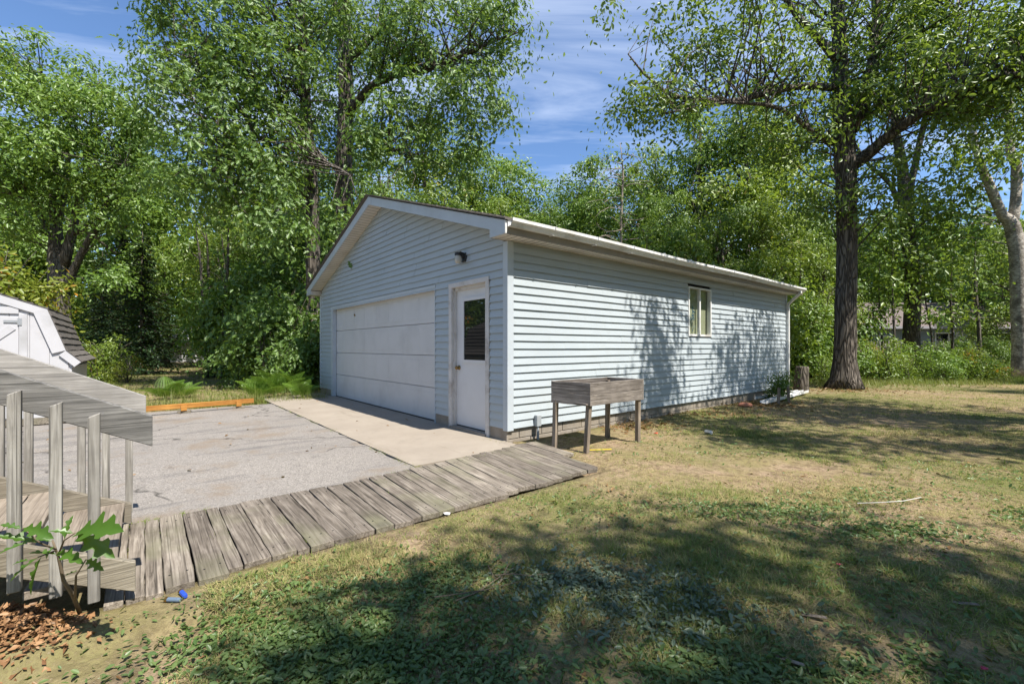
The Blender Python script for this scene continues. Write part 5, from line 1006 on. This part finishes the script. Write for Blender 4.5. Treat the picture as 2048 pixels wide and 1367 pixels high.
# ================================================================== scraps and small things
def on(px, py, dz=0.0): p = gnd(px, py); return (p[0], p[1], float(gz(p[0], p[1])) + dz)
M['bluepl'] = simple('blue_plastic', (.03, .09, .55), .35, .4); M['slate'] = simple('faded_blue_plastic', (.12, .17, .24), .5, .3); M['tin'] = simple('tin', (.6, .6, .6), .3, .5, metal=.8); M['paper'] = simple('white_scrap', (.72, .70, .68), .8, .2); M['pinkp'] = simple('pink_scrap', (.60, .06, .14), .6, .3); M['redp'] = simple('red_scrap', (.5, .05, .03), .6, .3); M['yellowp'] = simple('yellow_strip', (.7, .55, .03), .6, .3); M['terra'] = simple('terracotta', (.40, .18, .12), .9, .1, .2, 9)
def shell(px, py, mat, label, rz_):
    e = empty('shotgun_shell', label, 'shell', on(px, py, .012), rz_); MB().tube([(-.03, 0, 0), (.02, 0, 0), (.032, 0, 0)], [.0105, .0105, .008], 10).build('hull', mat, e); MB().tube([(-.042, 0, 0), (-.029, 0, 0)], [.0115, .0113], 10).build('base_cap', M['brass'], e)
shell(367, 1197, M['bluepl'], 'bright blue plastic shell casing lying by the boardwalk edge', R(-38)); shell(348, 1208, M['slate'], 'faded slate blue plastic shell casing beside the brighter one', R(-3))
cn_ = empty('tin_can', 'small tin can lying on the lawn beyond the planter', 'can', on(1417, 868, .03), .6); MB().lathe([(.028, -.045), (.03, -.04), (.03, .04), (.028, .045)], 14).build('body', M['tin'], cn_, None, (R(90), 0, 0)); MB().lathe([(.026, .0), (.024, .003)], 14).build('lid', M['paper'], cn_, (0, -.046, 0), (R(90), 0, 0))
def scrap(name, px, py, mat, label, cat, size, seed):
    rr = random.Random(seed); k = 9; m = MB(); P = [(math.cos(6.28 * i / k) * size * rr.uniform(.6, 1.2), math.sin(6.28 * i / k) * size * .7 * rr.uniform(.6, 1.2), rr.uniform(0, size * .35)) for i in range(k)]; m.v = P + [(0, 0, size * .3)]; m.f = [(i, (i + 1) % k, k) for i in range(k)]
    m.v += [(x, y, z - .004) for x, y, z in m.v]; n0 = k + 1; m.f += [(n0 + (i + 1) % k, n0 + i, n0 + k) for i in range(k)] + [(i, n0 + i, n0 + (i + 1) % k, (i + 1) % k) for i in range(k)]
    o = m.build(name, mat, None, on(px, py, .012)); tag(o, label, cat); return o
scrap('paper_scrap', 895, 1033, M['paper'], 'crumpled white scrap on the grass beside the boardwalk', 'scrap', .03, 1); scrap('paper_scrap', 1097, 895, M['paper'], 'white scrap at the boardwalk end beside the planter leg', 'scrap', .04, 2); scrap('wrapper', 1680, 1130, M['pinkp'], 'pink scrap in the shaded middle of the lawn', 'scrap', .018, 3); scrap('wrapper', 1968, 1330, M['pinkp'], 'pink scrap near the lower right corner of the lawn', 'scrap', .014, 4); scrap('wrapper', 1312, 868, M['redp'], 'red scrap among dead leaves past the planter', 'scrap', .03, 5)
tag(MB().bar((-.12, 0, .01), (.14, .03, .012), .018, .006).build('plastic_strip', M['yellowp'], None, on(1200, 902, .01)), 'yellow plastic strip on the sand beside the planter leg', 'strip')
tag(MB().tube([(-.28, 0, .02), (-.1, .0, .026), (.08, .02, .03), (.26, .07, .04)], .0022, 6).build('white_rod', M['paper'], None, on(1790, 1016, .02)), 'thin white rod lying on the sunny lawn', 'rod')
for i, (px, py, a, L) in enumerate(((985, 1185, .9, .5), (960, 1205, .3, .42), (1010, 1165, 1.2, .4), (1050, 1170, .05, .3), (985, 1165, -1.3, .22))):
    rr = random.Random(i); P = [(math.cos(a) * L * (t_ - .5), math.sin(a) * L * (t_ - .5) + rr.uniform(-.02, .02), .02 + rr.uniform(0, .03)) for t_ in (0, .3, .6, 1)]; m = MB().tube(P, [.003, .0028, .0022, .001], 5); m.tube([P[1], (P[1][0] + .05, P[1][1] + .08, .04)], [.002, .001], 4)
    tag(m.build('twig', M['twig'], None, on(px, py, 0)), 'thin dry twig lying in the tangle on the near lawn', 'twig', 'twigs on the near lawn')
for i, (px, py, a) in enumerate(((1935, 1212, -.4), (1580, 1325, -.8), (1630, 1240, -.5))):
    tag(MB().bar((-.05, 0, 0), (.045, .01, .006), .02, .006).build('bark_scrap', M['legz'], None, on(px, py, .015), (0, 0, a), bevel=.003), ['grey strip of bark in the shaded grass at the right', 'grey strip of bark near the bottom of the lawn', 'small grey strip of bark in the middle of the shaded lawn'][i], 'bark')
# heap at the far corner: lengths of old white gutter, stakes, bush, stone, log
def gutter_piece(p, q, label, w_=.1):
    p = np.array(p); q = np.array(q); d = Vector(q - p); L = d.length; m = MB(); m.prism([(-w_ / 2, .06), (-w_ / 2, 0), (w_ / 2, 0), (w_ / 2, .06), (w_ / 2 - .006, .06), (w_ / 2 - .006, .006), (-w_ / 2 + .006, .006), (-w_ / 2 + .006, .06)], 'x', 0, L)
    o = m.build('gutter_length', M['gutter'], None, tuple(p), d.to_track_quat('X', 'Z').to_euler()); tag(o, label, 'gutter', 'old gutter lengths')
gutter_piece(on(1526, 809, .03), on(1612, 787, .05), 'nearest length of old white gutter lying by the far garage corner', .12); gutter_piece(on(1504, 797, .08), on(1600, 789, .09), 'length of old white gutter lying along the foot of the wall', .1)
tag(MB().bar((0, 0, .01), (.5, .55, .06), .14, .02).build('metal_sheet', M['gutter'], None, on(1580, 796, .05)), 'bent white sheet lying across the old gutter lengths', 'sheet')
for i, (px, py, h_) in enumerate(((1556, 808, .38), (1578, 804, .36))): tag(MB().bar((0, 0, -.1), (.02 * (1 - 2 * i), 0, h_), .05, .04, (0, 1, 0)).build('stake', M['legz'], None, on(px, py, 0), bevel=.004), ['left wooden stake standing before the small bush', 'right wooden stake standing before the small bush'][i], 'stake', 'stakes by the corner bush')
p = gnd(1566, 797); c2 = copy_tree(S3, (p[0], p[1], -.02), 1.0, .55, 'small dark leafed bush at the far garage corner above the stakes', None, 'shrub')
o = MB().lathe([(.02, 0), (.10, .01), (.13, .05), (.10, .10), (.03, .125)], 12).build('stone', M['terra'], None, on(1490, 813, -.02), smooth=True); o.scale = (1.2, .8, .85); tag(o, 'round reddish stone at the foot of the garage wall', 'stone')
lg = gnd(1608, 770); tag(MB().tube([(0, 0, -.05), (.0, 0, .3), (.03, 0, .62), (.03, 0, .66)], [.20, .18, .17, .155], 14).build('tree_stump', M['bark'], None, (float(G(-.1, 10.7)[0]), float(G(-.1, 10.7)[1]), 0)), 'old grey stump standing behind the far garage corner', 'stump')

# ------------------------------------------------------------------ labels that single out look-alikes by their place in the row
ORD = ['leftmost', 'second from left', 'third from left', 'fourth from left', 'fifth from left', 'sixth from left', 'seventh from left', 'eighth from left', 'ninth from left', 'tenth from left', 'eleventh from left', 'twelfth from left', 'thirteenth from left', 'fourteenth from left', 'fifteenth from left']
from collections import defaultdict
grp_ = defaultdict(list)
for o in COL.objects:
    if o.parent is None and o.get('label') and o.get('group') and o.get('category') in ('tree', 'shrub', 'twig'): grp_[(o['group'], o['label'])].append(o)
for (g, l), os_ in grp_.items():
    if 1 < len(os_) <= 15 and g != OFF:
        os_.sort(key=lambda o: o.location.x / max(o.location.y, .1))
        for k, o in enumerate(os_): o['label'] = ORD[k] + (' of two: ' if len(os_) == 2 else ': ') + l if len(l.split()) <= 12 else l
